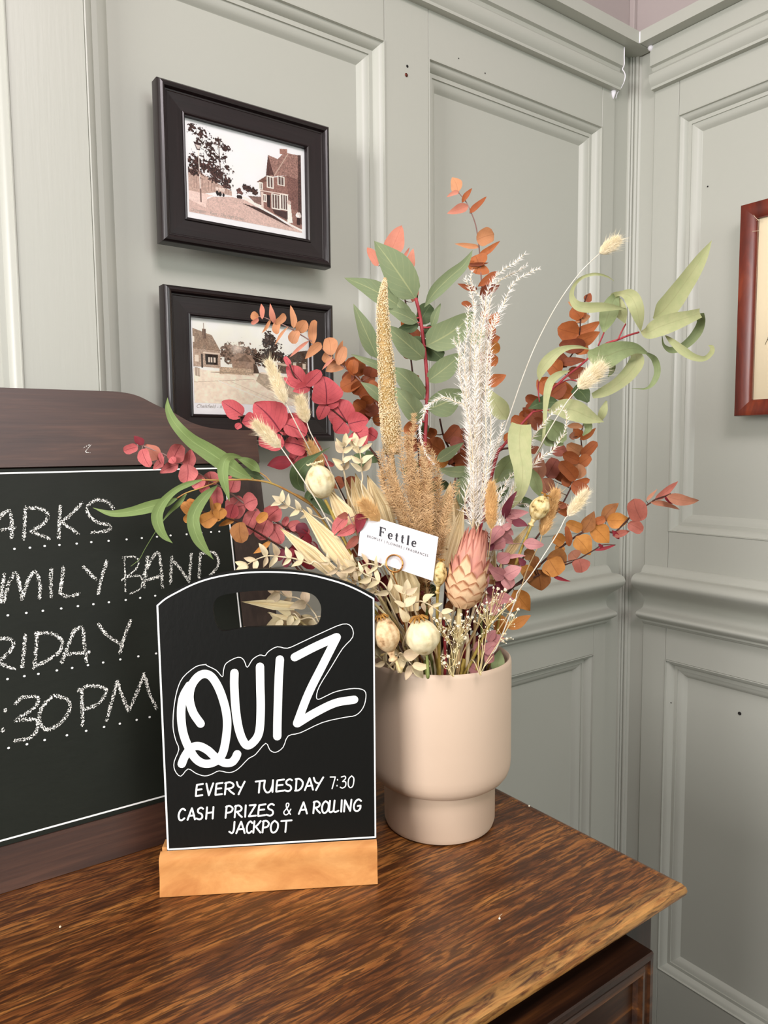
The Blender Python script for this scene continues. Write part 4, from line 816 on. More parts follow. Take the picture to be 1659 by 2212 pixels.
for l in [(1142, 190, 992, 90, 130, 'heart'), (1410, 300, 1225, 100, 260, 'heart'), (1250, 230, 1135, 240, 120, 'ovate'), (1610, 310, 1415, 185, 150, 'ovate'), (1440, 400, 1255, 360, 140, 'round'), (1600, 425, 1435, 385, 165, 'heart'), (1600, 450, 1480, 520, 110, 'round'), (1440, 250, 1600, 330, 140, 'round'), (1130, 250, 1092, 285, 50, 'round'), (1460, 330, 1420, 255, 80, 'round')]: b.leaf(*l[:5], L_RED, l[5], roll=R.uniform(-.15, .15), dz=R.uniform(-.15, .15))
b.leaf(1500, 525, 1318, 550, 100, L_REDD, 'ovate').leaf(450, 640, 370, 380, 110, L_RED, 'ovate', crop='E').leaf(420, 560, 480, 660, 90, L_REDB, 'ovate', crop='E').leaf(470, 640, 560, 670, 60, L_REDB, 'round', crop='E'); b.done()
# 3 rose branch, far left
b = Branch(EB, 'drooping branch of rose-red round leaves reaching far left over the large chalkboard', 'branch', 'D', [(385, 400), (425, 408), (520, 445), (620, 490), (720, 545), (870, 635), (960, 690), (1050, 745), (1190, 845), (1330, 920), (1460, 1000), (1600, 1080), ('E', 400, 1500), ('E', 800, 2000)], (.77, .78, .80, .83, .86, .87), (.0008, .0018), S_PNK, (-.04, -.03))
for l in [(390, 415, 288, 447, 76), (430, 402, 362, 336, 58, 'ovate', L_REDD), (420, 432, 478, 562, 92), (540, 505, 445, 395, 105, 'ovate', L_SAL), (548, 455, 577, 556, 38, 'ovate'), (565, 515, 500, 577, 60, 'ovate'), (682, 540, 548, 605, 78, 'ovate'), (640, 525, 700, 398, 130), (625, 492, 655, 532, 60), (755, 565, 772, 430, 96, 'ovate'), (745, 540, 738, 682, 138), (870, 638, 780, 705, 92, 'round', L_REDB), (930, 690, 905, 592, 118), (890, 690, 850, 752, 90), (1050, 740, 1088, 622, 128), (960, 700, 962, 846, 96), (1165, 830, 1015, 860, 170), (1155, 832, 1245, 790, 140), (1245, 855, 1160, 1050, 112), (1080, 830, 1050, 932, 110, 'round', L_RED), (1320, 925, 1410, 850, 140), (1325, 925, 1270, 1085, 138), (1345, 970, 1420, 1112, 118), (1475, 1000, 1555, 955, 80), (1540, 1060, 1605, 985, 115), (1500, 1020, 1450, 975, 66), (1440, 985, 1465, 915, 50), (1560, 1120, 1480, 1200, 120, 'round', L_REDD), (1600, 1160, 1680, 1120, 110, 'round', L_REDD), (1640, 1190, 1600, 1290, 120, 'round', L_REDD)]: b.leaf(*l[:5], l[6] if len(l) > 6 else L_REDB, l[5] if len(l) > 5 else 'round', roll=R.uniform(-.25, .25), dz=R.uniform(-.25, .25))
b.done()
# 4 amber, below
b = Branch(EB, 'short branch of amber leaves hanging below the rose-red branch over the chalkboard edge', 'branch', 'D', [(790, 850), (880, 890), (980, 915), (1090, 945), (1200, 1000), (1330, 1080), (1480, 1180), ('E', 200, 1700), ('E', 700, 2100)], (.80, .81, .83, .85, .87), (.0008, .0015), S_BRN, (-.05, -.02))
for l in [(800, 880, 703, 822, 92), (810, 905, 718, 945, 72), (960, 900, 840, 965, 120), (860, 850, 740, 800, 70), (985, 850, 975, 935, 100), (1000, 925, 905, 880, 100), (1085, 935, 968, 985, 44, 'ovate'), (940, 870, 980, 820, 60), (1120, 955, 1140, 1105, 132), (1345, 1090, 1218, 1180, 44, 'ovate'), (1245, 955, 1320, 890, 70)]: b.leaf(*l[:5], L_AMB if l[0] != 1120 else L_AMBD, l[5] if len(l) > 5 else 'round', roll=R.uniform(-.25, .25))
b.leaf(905, 755, 930, 905, 26, L_AMBD, 'lens'); b.done()
# 5 willow eucalyptus
b = Branch('willow_eucalyptus_branch', 'slender branch of long green willow leaves reaching left across the chalkboard', 'branch', 'D', [(850, 652), (965, 655), (1060, 652), (1200, 652), (1350, 678), (1500, 750), (1640, 835), ('E', 160, 955), ('E', 330, 1060), ('E', 560, 1400), ('E', 900, 2100)], (.77, .78, .80, .83, .85, .87), (.0009, .0016), S_YEL, (-.035, -.03))
b.twig([(980, 660), (860, 705), (740, 745), (670, 785)], (.78, .775, .77, .77), .0007).twig([(1120, 652), (1150, 620), (1220, 645)], .79, .0007).twig([(1350, 675), (1310, 630), (1265, 600)], .80, .0007)
b.rib([(1215, 648), (1110, 595), (1000, 520), (880, 440), (780, 375), (700, 300), (640, 222), (607, 140), (603, 62)], (4, 92, 128, 118, 98, 80, 64, 40, 1), (.79, .785, .78, .775, .77, .765, .765, .765, .77), L_GRN)
b.rib([(1268, 602), (1225, 560), (1170, 525), (1100, 492)], (3, 66, 62, 8), (.80, .80, .79, .785), L_GRN, twist=.4)
b.rib([(1150, 500), (1085, 482), (1025, 498), (1000, 570), (1008, 660), (1030, 740), (1048, 806)], (8, 34, 62, 78, 64, 34, 1), (.79, .78, .765, .76, .758, .76, .762), L_GRN)
b.rib([(1300, 648), (1220, 618), (1140, 612), (1060, 640)], (3, 70, 84, 2), (.81, .81, .81, .805), L_GRYD)
b.rib([(850, 652), (760, 680), (680, 715), (615, 765), (560, 830), (528, 905), (540, 985), (580, 1055), (640, 1106)], (10, 38, 42, 50, 66, 80, 72, 46, 1), (.775, .772, .768, .765, .762, .76, .76, .762, .765), L_GRN)
b.rib([(672, 786), (600, 810), (480, 845), (340, 880), (200, 893), (68, 852)], (10, 64, 84, 64, 42, 1), (.77, .768, .765, .762, .76, .762), L_GRN)
b.rib([(740, 750), (690, 815), (620, 885), (560, 960), (500, 1050), (440, 1150), (400, 1222), (340, 1272)], (8, 34, 20, 6, 5, 4, 4, 3), (.775, .775, .78, .785, .79, .795, .80, .80), L_GRN)
b.rib([(960, 692), (880, 762), (820, 840), (788, 920), (798, 1010), (840, 1105), (932, 1222)], (6, 62, 84, 88, 88, 70, 1), (.78, .772, .765, .76, .758, .76, .765), L_GRN)
b.rib([(270, 935), (205, 850), (205, 740), (270, 655), (370, 580), (522, 488)], (2, 120, 165, 130, 46, 1), (.845, .84, .83, .825, .83, .84), L_GRYD, crop='E')
b.rib([(330, 1060), (300, 1000), (340, 960), (420, 1060), (560, 1180)], (3, 70, 110, 100, 4), (.86, .865, .87, .87, .87), L_GRYD, crop='E').done()
# 6 tall orange branch, top centre
b = Branch(EB, 'tallest branch, thin stem with sparse rust-orange leaves rising above the white plume', 'branch', 'B', [(455, 232), (520, 312), (560, 395), (600, 500), (620, 600), (635, 720), (645, 860), (655, 1000), (670, 1150), (700, 1350), (720, 1550), (715, 1750), (700, 1950), ('F', 480, 150), ('F', 400, 500), ('F', 300, 1500), ('F', 250, 2300)], (.94, .94, .95, .95, .94, .92), (.0006, .0016), S_PNK, (.0, .03))
for l in [(450, 228, 396, 94, 112, 'ovate', L_TAN), (458, 222, 347, 270, 42, 'ovate', L_SAL), (482, 318, 574, 190, 46, 'ovate'), (540, 345, 350, 414, 82, 'ovate', L_SAL), (550, 410, 702, 264, 54, 'ovate'), (612, 650, 768, 600, 156, 'round', L_TAN), (640, 712, 415, 682, 46, 'ovate', L_TAN), (634, 790, 823, 656, 56, 'ovate'), (640, 885, 600, 785, 210, 'round'), (640, 850, 605, 950, 215, 'round'), (500, 862, 722, 850, 34, 'lens', L_RUST), (622, 1060, 795, 925, 84, 'lens'), (620, 1085, 442, 1035, 54, 'ovate', L_RUST), (640, 1135, 822, 1040, 96, 'ovate', L_RUST), (570, 1235, 478, 1205, 52, 'round'), (740, 1400, 805, 1285, 100, 'ovate'), (715, 1395, 735, 1500, 130, 'round'), (730, 1540, 822, 1510, 80, 'ovate'), (725, 1560, 812, 1640, 110, 'round', L_AMB), (700, 1700, 803, 1730, 120, 'round'), (715, 1935, 875, 1842, 106, 'ovate'), (690, 1650, 640, 1740, 100, 'round'), (650, 1330, 720, 1290, 80)]: b.leaf(*l[:5], l[6] if len(l) > 6 else L_ORG, l[5] if len(l) > 5 else 'round', roll=R.uniform(-.2, .2), dz=R.uniform(-.2, .2))
b.done()
# 7 rust leaves low, behind centre
b = Branch(EB, 'branch of dark orange leaves behind the tan and white plumes', 'branch', 'F', [(230, 20), (270, 200), (330, 330), (400, 500), (420, 900), (300, 1700), (250, 2300)], (.93, .94, .93, .90), (.0012, .0018), S_BRN, (.01, .025))
for l in [(270, 355, 100, 240, 190, L_ORG), (300, 260, 520, 150, 140, L_RUST), (280, 240, 420, 90, 150, L_RUST), (310, 470, 190, 400, 150, L_AMB), (400, 350, 530, 300, 130, L_RUST), (390, 520, 520, 440, 140, L_ORG), (320, 480, 350, 400, 80, L_RUST), (200, 180, 110, 130, 100, L_ORG), (240, 700, 180, 600, 120, L_ORG), (420, 260, 500, 200, 90, L_ORG), (300, 420, 420, 470, 110, L_RUST)]: b.leaf(*l[:5], l[5], 'round', off=-.002)
b.done()
# 8 salmon tips behind green leaves
b = Branch(EB, 'branch with salmon-pink pointed leaves peeking behind the large grey-green leaves', 'branch', 'A', [(1400, 800), (1450, 900), (1520, 1100), (1570, 1400), (1600, 1800), ('F', 100, 300), ('F', 120, 1500)], (.95, .95, .94, .91), (.0008, .0015), S_BRN, (-.01, .035))
for l in [(1395, 790, 1507, 520, 175, 'ovate'), (1300, 880, 1200, 715, 86, 'ovate'), (1505, 850, 1576, 714, 26, 'lens'), (1560, 940, 1610, 722, 84, 'ovate'), (1600, 1200, 1650, 1000, 60, 'ovate'), (1700, 1300, 1790, 1250, 70, 'ovate'), (1560, 1440, 1500, 1350, 80, 'ovate'), (1600, 1900, 1660, 1850, 90, 'ovate')]: b.leaf(*l[:5], L_SAL if l[1] < 1300 else L_ORG, l[5], roll=R.uniform(-.2, .2))
b.fill(4, .5, .9, 24, (L_RUST, L_ORG)); b.done()
# 9 big grey-green gum
b = Branch('gum_leaf_branch', 'upright red-stemmed branch with large grey-green leaves in the top centre', 'branch', 'B', [(75, 1165), (110, 1310), (130, 1450), (155, 1650), (175, 1900), (172, 2120), ('F', 90, 120), ('F', 85, 240), ('F', 90, 600), ('F', 60, 1500), ('F', 80, 2300)], (.90, .90, .895, .89, .89), (.0022, .0024), S_RED, (-.005, .01))
for l in [(75, 1170, -295, 655, 285, 'ovate', L_GREY), (-60, 1240, -560, 983, 165, 'ovate', L_GREY), (60, 1340, -160, 1130, 130, 'lens', L_GREY), (-260, 1700, -478, 1213, 150, 'ovate', L_GREY), (90, 1380, -190, 1265, 120, 'ovate', L_GREY), (150, 1700, -200, 1400, 190, 'ovate', L_GREY), (150, 2060, -140, 1770, 190, 'ovate', L_GREY), (-60, 1830, -502, 1658, 84, 'ovate', L_GREY), (-200, 2090, -416, 1905, 96, 'ovate', L_GREY), (120, 2250, -120, 1950, 190, 'ovate', L_GREY), (110, 1390, 205, 1220, 160, 'round', L_GRYD), (165, 1590, 600, 1285, 270, 'ovate', L_GREY), (175, 1905, 500, 1640, 185, 'ovate', L_GREY), (175, 2150, 520, 1975, 230, 'ovate', L_GREY), (100, 1400, -80, 1430, 100, 'ovate', L_GRYD), (180, 1560, 310, 1700, 190, 'round', L_GRYD), (215, 1420, 296, 1208, 70, 'ovate', L_GREY), (90, 1170, 20, 1100, 60, 'round', L_GRYD), (170, 1620, 60, 1500, 130, 'ovate', L_GRYD), (880, 2240, 720, 1965, 165, 'ovate', L_SAGE), (560, 1570, 690, 1420, 120, 'ovate', L_GREY), (160, 1420, 240, 1500, 130, 'round', L_GRYD)]:
    b.leaf(*l[:5], l[6], l[5], roll=R.uniform(-.15, .15), dz=R.uniform(-.12, .12), off=(.006 if l[6] is L_GRYD else .0), pet=abs(l[0]-120) < 120)
b.rib([(150, 1245), (245, 1110), (370, 985), (490, 880), (545, 800), (577, 738)], (4, 110, 118, 84, 40, 1), (.895, .885, .88, .88, .885, .89), L_GREY)
b.leaf(200, 445, 472, 255, 112, L_GREY, 'ovate', crop='F', pet=False).leaf(545, 560, 438, 908, 190, L_GREY, 'ovate', crop='F', off=-.03, pet=False).leaf(545, 545, 203, 520, 120, L_GREY, 'ovate', crop='F', off=-.03, pet=False).leaf(250, 640, 300, 720, 110, L_GRYD, 'round', crop='F', off=-.015, pet=False)
b.leaf(760, 560, 880, 700, 130, L_GRYD, 'ovate', crop='E', off=-.01, pet=False).leaf(960, 560, 860, 640, 150, L_GRYD, 'ovate', crop='E', off=-.01, pet=False); b.done()
# 10 orange cluster upper right
b = Branch(EB, 'dense upright branch of dark orange leaves behind the curling sage leaves', 'branch', 'C', [(690, 520), (650, 640), (640, 760), (620, 880), (560, 980), (480, 1080), (420, 1180), (340, 1300), (280, 1420), (200, 1600), ('F', 760, 420), ('F', 600, 1300), ('F', 500, 2300)], (.97, .97, .97, .96, .94, .90), (.0008, .0018), S_BRN, (.02, .02))
for l in [(680, 570, 716, 508, 60, 'ovate', L_RUST), (625, 600, 553, 570, 42, 'ovate', L_TAN), (650, 690, 585, 610, 110, 'round'), (600, 722, 714, 672, 60, 'lens', L_TAN), (640, 640, 690, 640, 90, 'round', L_ORG), (632, 800, 478, 760, 155, 'round'), (612, 800, 786, 712, 82, 'ovate'), (600, 860, 785, 785, 92, 'ovate'), (680, 885, 488, 880, 110, 'round', L_RUST), (545, 1040, 470, 915, 90, 'ovate', L_RUST), (500, 1010, 692, 990, 62, 'ovate', L_RUST), (500, 1085, 398, 1005, 125, 'round'), (410, 1245, 350, 1115, 110, 'round'), (440, 1200, 592, 1240, 145, 'round'), (370, 1450, 228, 1330, 135, 'ovate', L_RUST), (550, 1100, 692, 1050, 95, 'ovate', L_RUST), (420, 1250, 540, 1160, 110, 'round', L_RUST), (600, 930, 700, 900, 90, 'round'), (340, 1300, 260, 1420, 120, 'round', L_RUST), (260, 1460, 150, 1400, 110, 'round', L_ORG), (240, 1520, 90, 1560, 110, 'round', L_ORG), (300, 1420, 380, 1480, 100, 'round', L_RUST)]: b.leaf(*l[:5], l[6] if len(l) > 6 else L_ORG, l[5], roll=R.uniform(-.25, .25))
b.fill(4, .45, .8, 30, (L_RUST, L_ORG)); b.done()
# 11 orange column right
b = Branch(EB, 'branch of stacked bright orange leaves to the right of the sage leaf', 'branch', 'G', [(650, 60), (630, 150), (640, 280), (615, 360), (570, 510), (530, 600), (480, 690), (400, 800), (280, 950), (120, 1200), (-60, 1500), (-160, 1900)], (.95, .95, .94, .93, .90, .88), (.0008, .0017), S_BRN, (.04, .02))
for l in [(650, 82, 520, 72, 52, 'lens', L_TAN), (632, 155, 570, 95, 84, 'ovate'), (622, 178, 748, 86, 54, 'ovate'), (636, 285, 522, 215, 110, 'round', L_TAN), (638, 305, 757, 198, 88, 'round'), (618, 345, 488, 290, 98, 'round'), (615, 372, 706, 305, 98, 'round'), (612, 362, 588, 485, 158, 'round', L_TAN), (592, 490, 465, 350, 120, 'round'), (560, 515, 478, 490, 92, 'round'), (565, 525, 700, 490, 60, 'round'), (560, 520, 690, 600, 120, 'round'), (440, 660, 520, 780, 90, 'ovate'), (450, 700, 540, 690, 50, 'ovate', L_RUST)]: b.leaf(*l[:5], l[6] if len(l) > 6 else L_ORG, l[5], roll=R.uniform(-.2, .2))
b.leaf(300, 500, 310, 270, 115, L_PCOP, 'ovate').leaf(365, 470, 445, 330, 150, L_COP, 'round', off=.006).leaf(370, 595, 330, 480, 150, L_PCOP, 'round').leaf(400, 655, 450, 555, 90, L_PCOP, 'round').leaf(240, 280, 310, 240, 60, L_RUST, 'round').leaf(520, 250, 410, 290, 110, L_COP, 'round', off=.006).leaf(540, 160, 590, 140, 60, L_PCOP).leaf(440, 400, 500, 500, 110, L_RUST, off=.006).done()
# 12 / 13 lower right
b = Branch(EB, 'branch of amber and copper leaves reaching farthest right towards the wall corner', 'branch', 'G', [(1330, 600), (1290, 618), (1210, 645), (1160, 680), (1040, 758), (940, 860), (880, 905), (790, 870), (640, 905), (500, 1000), (370, 1100), (230, 1230), (60, 1370), (-100, 1600)], (.87, .88, .89, .90, .90, .89, .88), (.0007, .0017), S_BRN, (.05, 0))
for l in [(1205, 650, 1388, 503, 58, 'ovate', L_COP), (1140, 655, 1227, 563, 26, 'ovate', L_PCOP), (1295, 622, 1552, 653, 88, 'ovate', L_PCOP), (1290, 615, 1345, 680, 50, 'ovate', L_REDD), (1170, 665, 1402, 725, 44, 'ovate', L_PCOP), (1105, 810, 1040, 640, 160, 'round', L_COP), (1000, 830, 1115, 890, 105, 'round', L_COP), (880, 932, 1012, 890, 58, 'ovate', L_COP), (875, 885, 930, 955, 40, 'lens', L_REDD), (800, 812, 925, 672, 100, 'ovate', L_AMBD), (830, 805, 1010, 795, 130, 'ovate', L_AMB), (738, 825, 820, 790, 70, 'round', L_ORG), (642, 905, 735, 735, 105, 'ovate', L_AMBD), (715, 845, 850, 985, 150, 'ovate', L_AMB), (590, 935, 705, 1080, 150, 'ovate', L_AMB), (640, 880, 515, 828, 96, 'round', L_AMB), (540, 1010, 515, 850, 56, 'round', L_ORG), (500, 985, 415, 935, 110, 'round', L_AMB), (490, 1000, 440, 1050, 80, 'round', L_AMB)]: b.leaf(*l[:5], l[6], l[5], roll=R.uniform(-.2, .2), dz=R.uniform(-.2, .2))
b.done()
b = Branch(EB, 'low branch of amber-brown leaves in front of the chair rail at the right', 'branch', 'G', [(900, 1000), (800, 1000), (740, 1035), (620, 1105), (520, 1150), (370, 1200), (290, 1240), (160, 1300), (40, 1360), (-60, 1450), (-160, 1700)], (.88, .885, .885, .88, .87), (.0007, .0017), S_BRN, (.055, -.02))
for l in [(735, 1042, 908, 998, 26, 'ovate', L_REDD), (770, 990, 800, 1035, 30, 'round', L_REDD), (612, 1108, 640, 1215, 140, 'round', L_COP), (600, 1105, 555, 1050, 120, 'round', L_PCOP), (365, 1098, 520, 1135, 180, 'round', L_AMBD), (380, 1110, 460, 1235, 190, 'round', L_AMB), (290, 1190, 320, 1355, 185, 'heart', L_AMBD), (190, 1050, 272, 1085, 100, 'round', L_AMBD), (108, 1352, 235, 1515, 140, 'ovate', L_AMB), (60, 1650, 242, 1548, 86, 'ovate', L_AMB), (410, 1240, 552, 1284, 28, 'ovate', L_REDD), (280, 1185, 270, 1085, 90, 'round', L_AMBD), (255, 1245, 160, 1165, 100, 'round', L_AMB), (240, 1280, 205, 1200, 80, 'round', L_AMBD), (140, 1420, 60, 1510, 110, 'round', L_AMB), (60, 1580, -20, 1640, 110, 'ovate', L_AMB), (150, 1170, 60, 1120, 90, 'round', L_AMBD), (20, 1690, -30, 1590, 100, 'round', L_AMB)]: b.leaf(*l[:5], l[6], l[5], roll=R.uniform(-.2, .2), dz=R.uniform(-.2, .2))
b.twig([(360, 1180), (520, 1130), (610, 1110)], .885, .0007).done()
# 14 mauve
b = Branch(EB, 'branch of small dusty-mauve leaves beside the pink protea', 'branch', 'F', [(975, 790), (905, 960), (885, 1060), (850, 1200), (860, 1400), (850, 1600), (790, 1750), (740, 1880), (700, 2000), (640, 2300)], (.84, .83, .82, .83, .85), (.0007, .0015), S_PNK, (.03, -.035))
for l in [(870, 1010, 1002, 738, 86, 'ovate', L_MAUD), (895, 985, 1117, 952, 100, 'ovate'), (890, 1000, 1010, 1055, 92, 'ovate'), (890, 1025, 925, 880, 82, 'ovate', L_MAUD), (850, 1090, 735, 1275, 125, 'ovate'), (855, 1120, 945, 1070, 80, 'ovate'), (860, 1110, 965, 1180, 90, 'ovate'), (830, 1165, 964, 1265, 100, 'ovate'), (885, 1225, 722, 1305, 140, 'ovate'), (1060, 1262, 1270, 1276, 110, 'ovate'), (950, 1040, 1110, 1090, 90, 'ovate', L_MAUD), (800, 1440, 930, 1360, 130, 'ovate'), (900, 1400, 1088, 1385, 46, 'ovate'), (885, 1600, 712, 1500, 130, 'ovate'), (870, 1590, 1045, 1500, 150, 'ovate'), (870, 1600, 945, 1708, 150, 'round'), (740, 1570, 690, 1440, 100, 'round'), (650, 1700, 720, 1570, 100, 'ovate'), (770, 1770, 655, 1870, 100, 'ovate'), (780, 1800, 985, 1830, 120, 'ovate'), (780, 1810, 760, 1990, 140, 'ovate'), (1080, 1480, 1010, 1400, 70, 'ovate', L_MAUD), (760, 1330, 690, 1250, 80, 'ovate', L_MAUD), (700, 1750, 820, 1680, 90, 'ovate', L_MAUD), (870, 1720, 780, 1640, 90, 'ovate', L_MAUD)]: b.leaf(*l[:5], l[6] if len(l) > 6 else L_MAUVE, l[5], roll=R.uniform(-.25, .25))
b.done()
b = Branch(EB, 'short sprig of dusty-mauve leaves just above the pot rim', 'branch', 'H', [(1240, 590), (1210, 720), (1180, 800), (1150, 900), (1130, 980)], (.83, .83, .835), (.0006, .0012), S_PNK, (.045, -.045))
for l in [(1188, 805, 1115, 690, 110, 'round'), (1185, 800, 1275, 862, 120, 'ovate'), (1190, 790, 1300, 700, 110, 'round'), (1215, 700, 1375, 660, 110, 'ovate'), (1220, 690, 1290, 585, 90, 'ovate'), (1140, 960, 1050, 905, 110, 'round')]: b.leaf(*l[:5], L_MAUVE, l[5])
b.leaf(1290, 960, 1330, 760, 120, L_SAGED, 'ovate', off=.01, pet=False).done()
# 15 rose leaves mid, left of card
b = Branch(EB, 'sprig of dusty rose leaves tucked left of the white card', 'branch', 'E', [(700, 1150), (740, 1240), (800, 1350), (900, 1600), (1050, 2000), (1150, 2400)], (.805, .805, .82, .84), (.0007, .0013), S_PNK, (-.02, -.04))
for l in [(690, 1170, 538, 1382, 120, 'ovate', L_REDB), (700, 1165, 590, 1180, 70, 'ovate', L_COP), (775, 1270, 585, 1368, 100, 'ovate', L_REDB), (790, 1250, 700, 1280, 60, 'ovate', L_SAL), (800, 1370, 668, 1508, 84, 'ovate', L_COP), (850, 1130, 790, 1350, 110, 'ovate', L_REDD), (810, 1150, 770, 1260, 70, 'ovate', L_COP)]: b.leaf(*l[:5], l[6], l[5])
b.done()
for lb, st, lv, en in (('short plum-leaved sprig low behind the QUIZ sign handle', [('E', 60, 1500), ('E', 200, 1650), ('E', 500, 2000)], [(60, 1500, -10, 1620, 90), (100, 1580, 160, 1500, 90), (120, 1600, 60, 1680, 90), (330, 1440, 220, 1300, 100), (300, 1330, 180, 1270, 110), (250, 1560, 340, 1500, 100)], (-.05, .01)),
        ('sprig of dark plum leaves deep in the centre under the card', [('H', 240, 180), ('H', 320, 340), ('H', 420, 500)], [(240, 180, 150, 110, 90), (250, 200, 330, 90, 90), (280, 260, 220, 320, 80), (300, 300, 390, 250, 80), (330, 340, 300, 450, 60), (200, 150, 240, 60, 80)], (-.03, -.02))):
    b = Branch(EB, lb, 'branch', st[0][0], [s[1:] for s in st], .845, (.0008, .0014), S_BRN, en)
    for i, l in enumerate(lv): b.leaf(*l, L_REDD if i % 2 else L_MAUD, 'round')
    b.done()
# 16 curling sage gum at right
b = Branch('gum_leaf_branch', 'red-stemmed branch with long curling pale sage leaves reaching the upper right', 'branch', 'C', [(1065, 788), (985, 812), (912, 842), (810, 880), (690, 985), (620, 1045), (530, 1115), (400, 1240), (300, 1362), (200, 1470), (60, 1640), ('F', 850, 300), ('F', 780, 450), ('F', 600, 1300), ('F', 450, 2300)], (.90, .91, .90, .89, .88, .88), (.0012, .0022), S_RED, (.015, -.005))
b.twig([(770, 885), (795, 830), (812, 790)], .90, .0010).twig([(912, 842), (940, 780), (968, 728)], .905, .0010).twig([(350, 1290), (340, 1200), (345, 1130)], .885, .0009).twig([(440, 1190), (500, 1155), (560, 1130), (620, 1140)], .88, .0008).twig([(300, 1362), (380, 1348), (460, 1350)], .88, .0008)
dd = (.90, .90, .89, .89, .89, .90, .90, .90, .90, .90)
b.rib([(1165, 690), (1230, 640), (1300, 560), (1380, 450), (1450, 350), (1520, 240), (1585, 130)], (10, 140, 150, 130, 110, 70, 1), (.90, .895, .89, .885, .88, .88, .88), L_SAGE, twist=.3)
b.rib([(1075, 785), (1130, 790), (1200, 755), (1310, 715), (1420, 680), (1500, 652)], (6, 90, 132, 126, 90, 66), (.90, .885, .88, .88, .885, .895), L_SAGE)
b.rib([(1495, 655), (1508, 710), (1485, 780), (1430, 850), (1360, 900), (1290, 915), (1240, 880), (1228, 815)], (62, 56, 66, 62, 52, 44, 18, 3), (.895, .91, .918, .92, .918, .912, .905, .90), L_SAGED)
b.rib([(1252, 812), (1300, 855), (1370, 915), (1450, 965), (1530, 978), (1582, 935), (1585, 895), (1558, 882)], (6, 40, 60, 50, 36, 34, 26, 2), (.90, .89, .885, .88, .88, .89, .90, .905), L_SAGE)
b.rib([(885, 422), (830, 388), (745, 372), (655, 398), (600, 452), (580, 530), (618, 595), (700, 612), (830, 608), (972, 622)], (2, 12, 20, 22, 24, 36, 62, 72, 56, 3), (.89, .885, .88, .885, .89, .89, .885, .88, .88, .89), L_SAGE)
b.rib([(808, 795), (825, 720), (850, 640), (880, 560), (915, 512)], (8, 100, 128, 90, 30), (.90, .905, .91, .91, .905), L_SAGED)
b.rib([(966, 726), (940, 660), (905, 590), (880, 530), (930, 512), (1000, 530), (1040, 600), (1062, 690), (1076, 782)], (6, 84, 92, 50, 34, 96, 104, 70, 3), (.905, .91, .912, .91, .895, .885, .88, .885, .895), L_SAGE)
b.rib([(712, 912), (640, 895), (560, 898), (480, 930), (405, 1000), (360, 1070), (346, 1142)], (4, 20, 34, 60, 84, 60, 3), (.88, .875, .87, .868, .866, .87, .875), L_SAGE)
b.rib([(700, 925), (745, 950), (820, 960), (930, 920), (1030, 905), (1118, 938)], (20, 110, 176, 130, 74, 18), (.875, .868, .86, .86, .87, .88), L_SAGED)
b.rib([(1118, 938), (1175, 985), (1195, 1070), (1165, 1150), (1110, 1193), (1010, 1190)], (18, 44, 44, 36, 14, 2), (.88, .895, .90, .90, .895, .89), L_SAGED)
b.rib([(1035, 930), (1045, 1000), (985, 1090), (900, 1165), (810, 1215), (728, 1245)], (60, 106, 104, 88, 76, 40), (.885, .885, .88, .875, .87, .87), L_SAGE)
b.rib([(820, 960), (860, 1000), (870, 1060), (840, 1110)], (90, 60, 40, 4), (.868, .88, .885, .89), L_SAGED)
b.rib([(565, 1065), (490, 1090), (430, 1140), (405, 1220), (392, 1330), (385, 1450), (375, 1560), (335, 1655)], (4, 44, 58, 52, 34, 24, 20, 8), (.87, .862, .858, .856, .855, .855, .855, .858), L_SAGE)
b.rib([(410, 1362), (500, 1335), (600, 1350), (700, 1395), (812, 1432)], (10, 120, 150, 100, 1), (.87, .865, .86, .862, .868), L_SAGE)
b.rib([(830, 1280), (805, 1360), (770, 1440)], (12, 60, 20), (.88, .88, .885), L_SAGE).rib([(270, 1335), (350, 1300), (430, 1290), (495, 1300)], (6, 90, 80, 4), (.885, .89, .89, .89), L_GRYD).rib([(400, 1420), (470, 1500), (530, 1570)], (40, 150, 40), (.875, .88, .88), L_SAGED).rib([(300, 1545), (390, 1530), (470, 1560), (520, 1600)], (10, 130, 110, 6), (.88, .885, .885, .885), L_SAGED)
b.rib([(690, 1430), (700, 1480), (660, 1530)], (60, 50, 10), (.88, .885, .885), L_SAGED).rib([(600, 1180), (660, 1230), (700, 1290)], (90, 110, 20), (.89, .895, .895), L_GRYD)
b.rib([(1040, 80), (1025, 200), (1030, 350), (1055, 500), (1050, 650), (1015, 790), (942, 925)], (190, 232, 218, 190, 150, 96, 1), (.85, .84, .835, .83, .83, .835, .84), L_SAGE, crop='F').rib([(1120, 520), (1165, 610), (1200, 700), (1238, 810)], (50, 120, 110, 2), (.85, .85, .85, .855), L_SAGED, crop='F')
b.rib([(985, 380), (900, 470), (840, 560), (785, 660)], (50, 150, 140, 20), (.87, .87, .87, .87), L_SAGED, crop='F').rib([(990, 560), (900, 580), (830, 640)], (60, 110, 30), (.86, .86, .86), L_GREY, crop='F').rib([(980, 850), (1070, 850), (1170, 850)], (60, 110, 10), (.855, .855, .855), L_GRYD, crop='F').rib([(900, 690), (830, 780), (800, 900)], (60, 110, 20), (.865, .865, .865), L_GRYD, crop='F')
b.done()

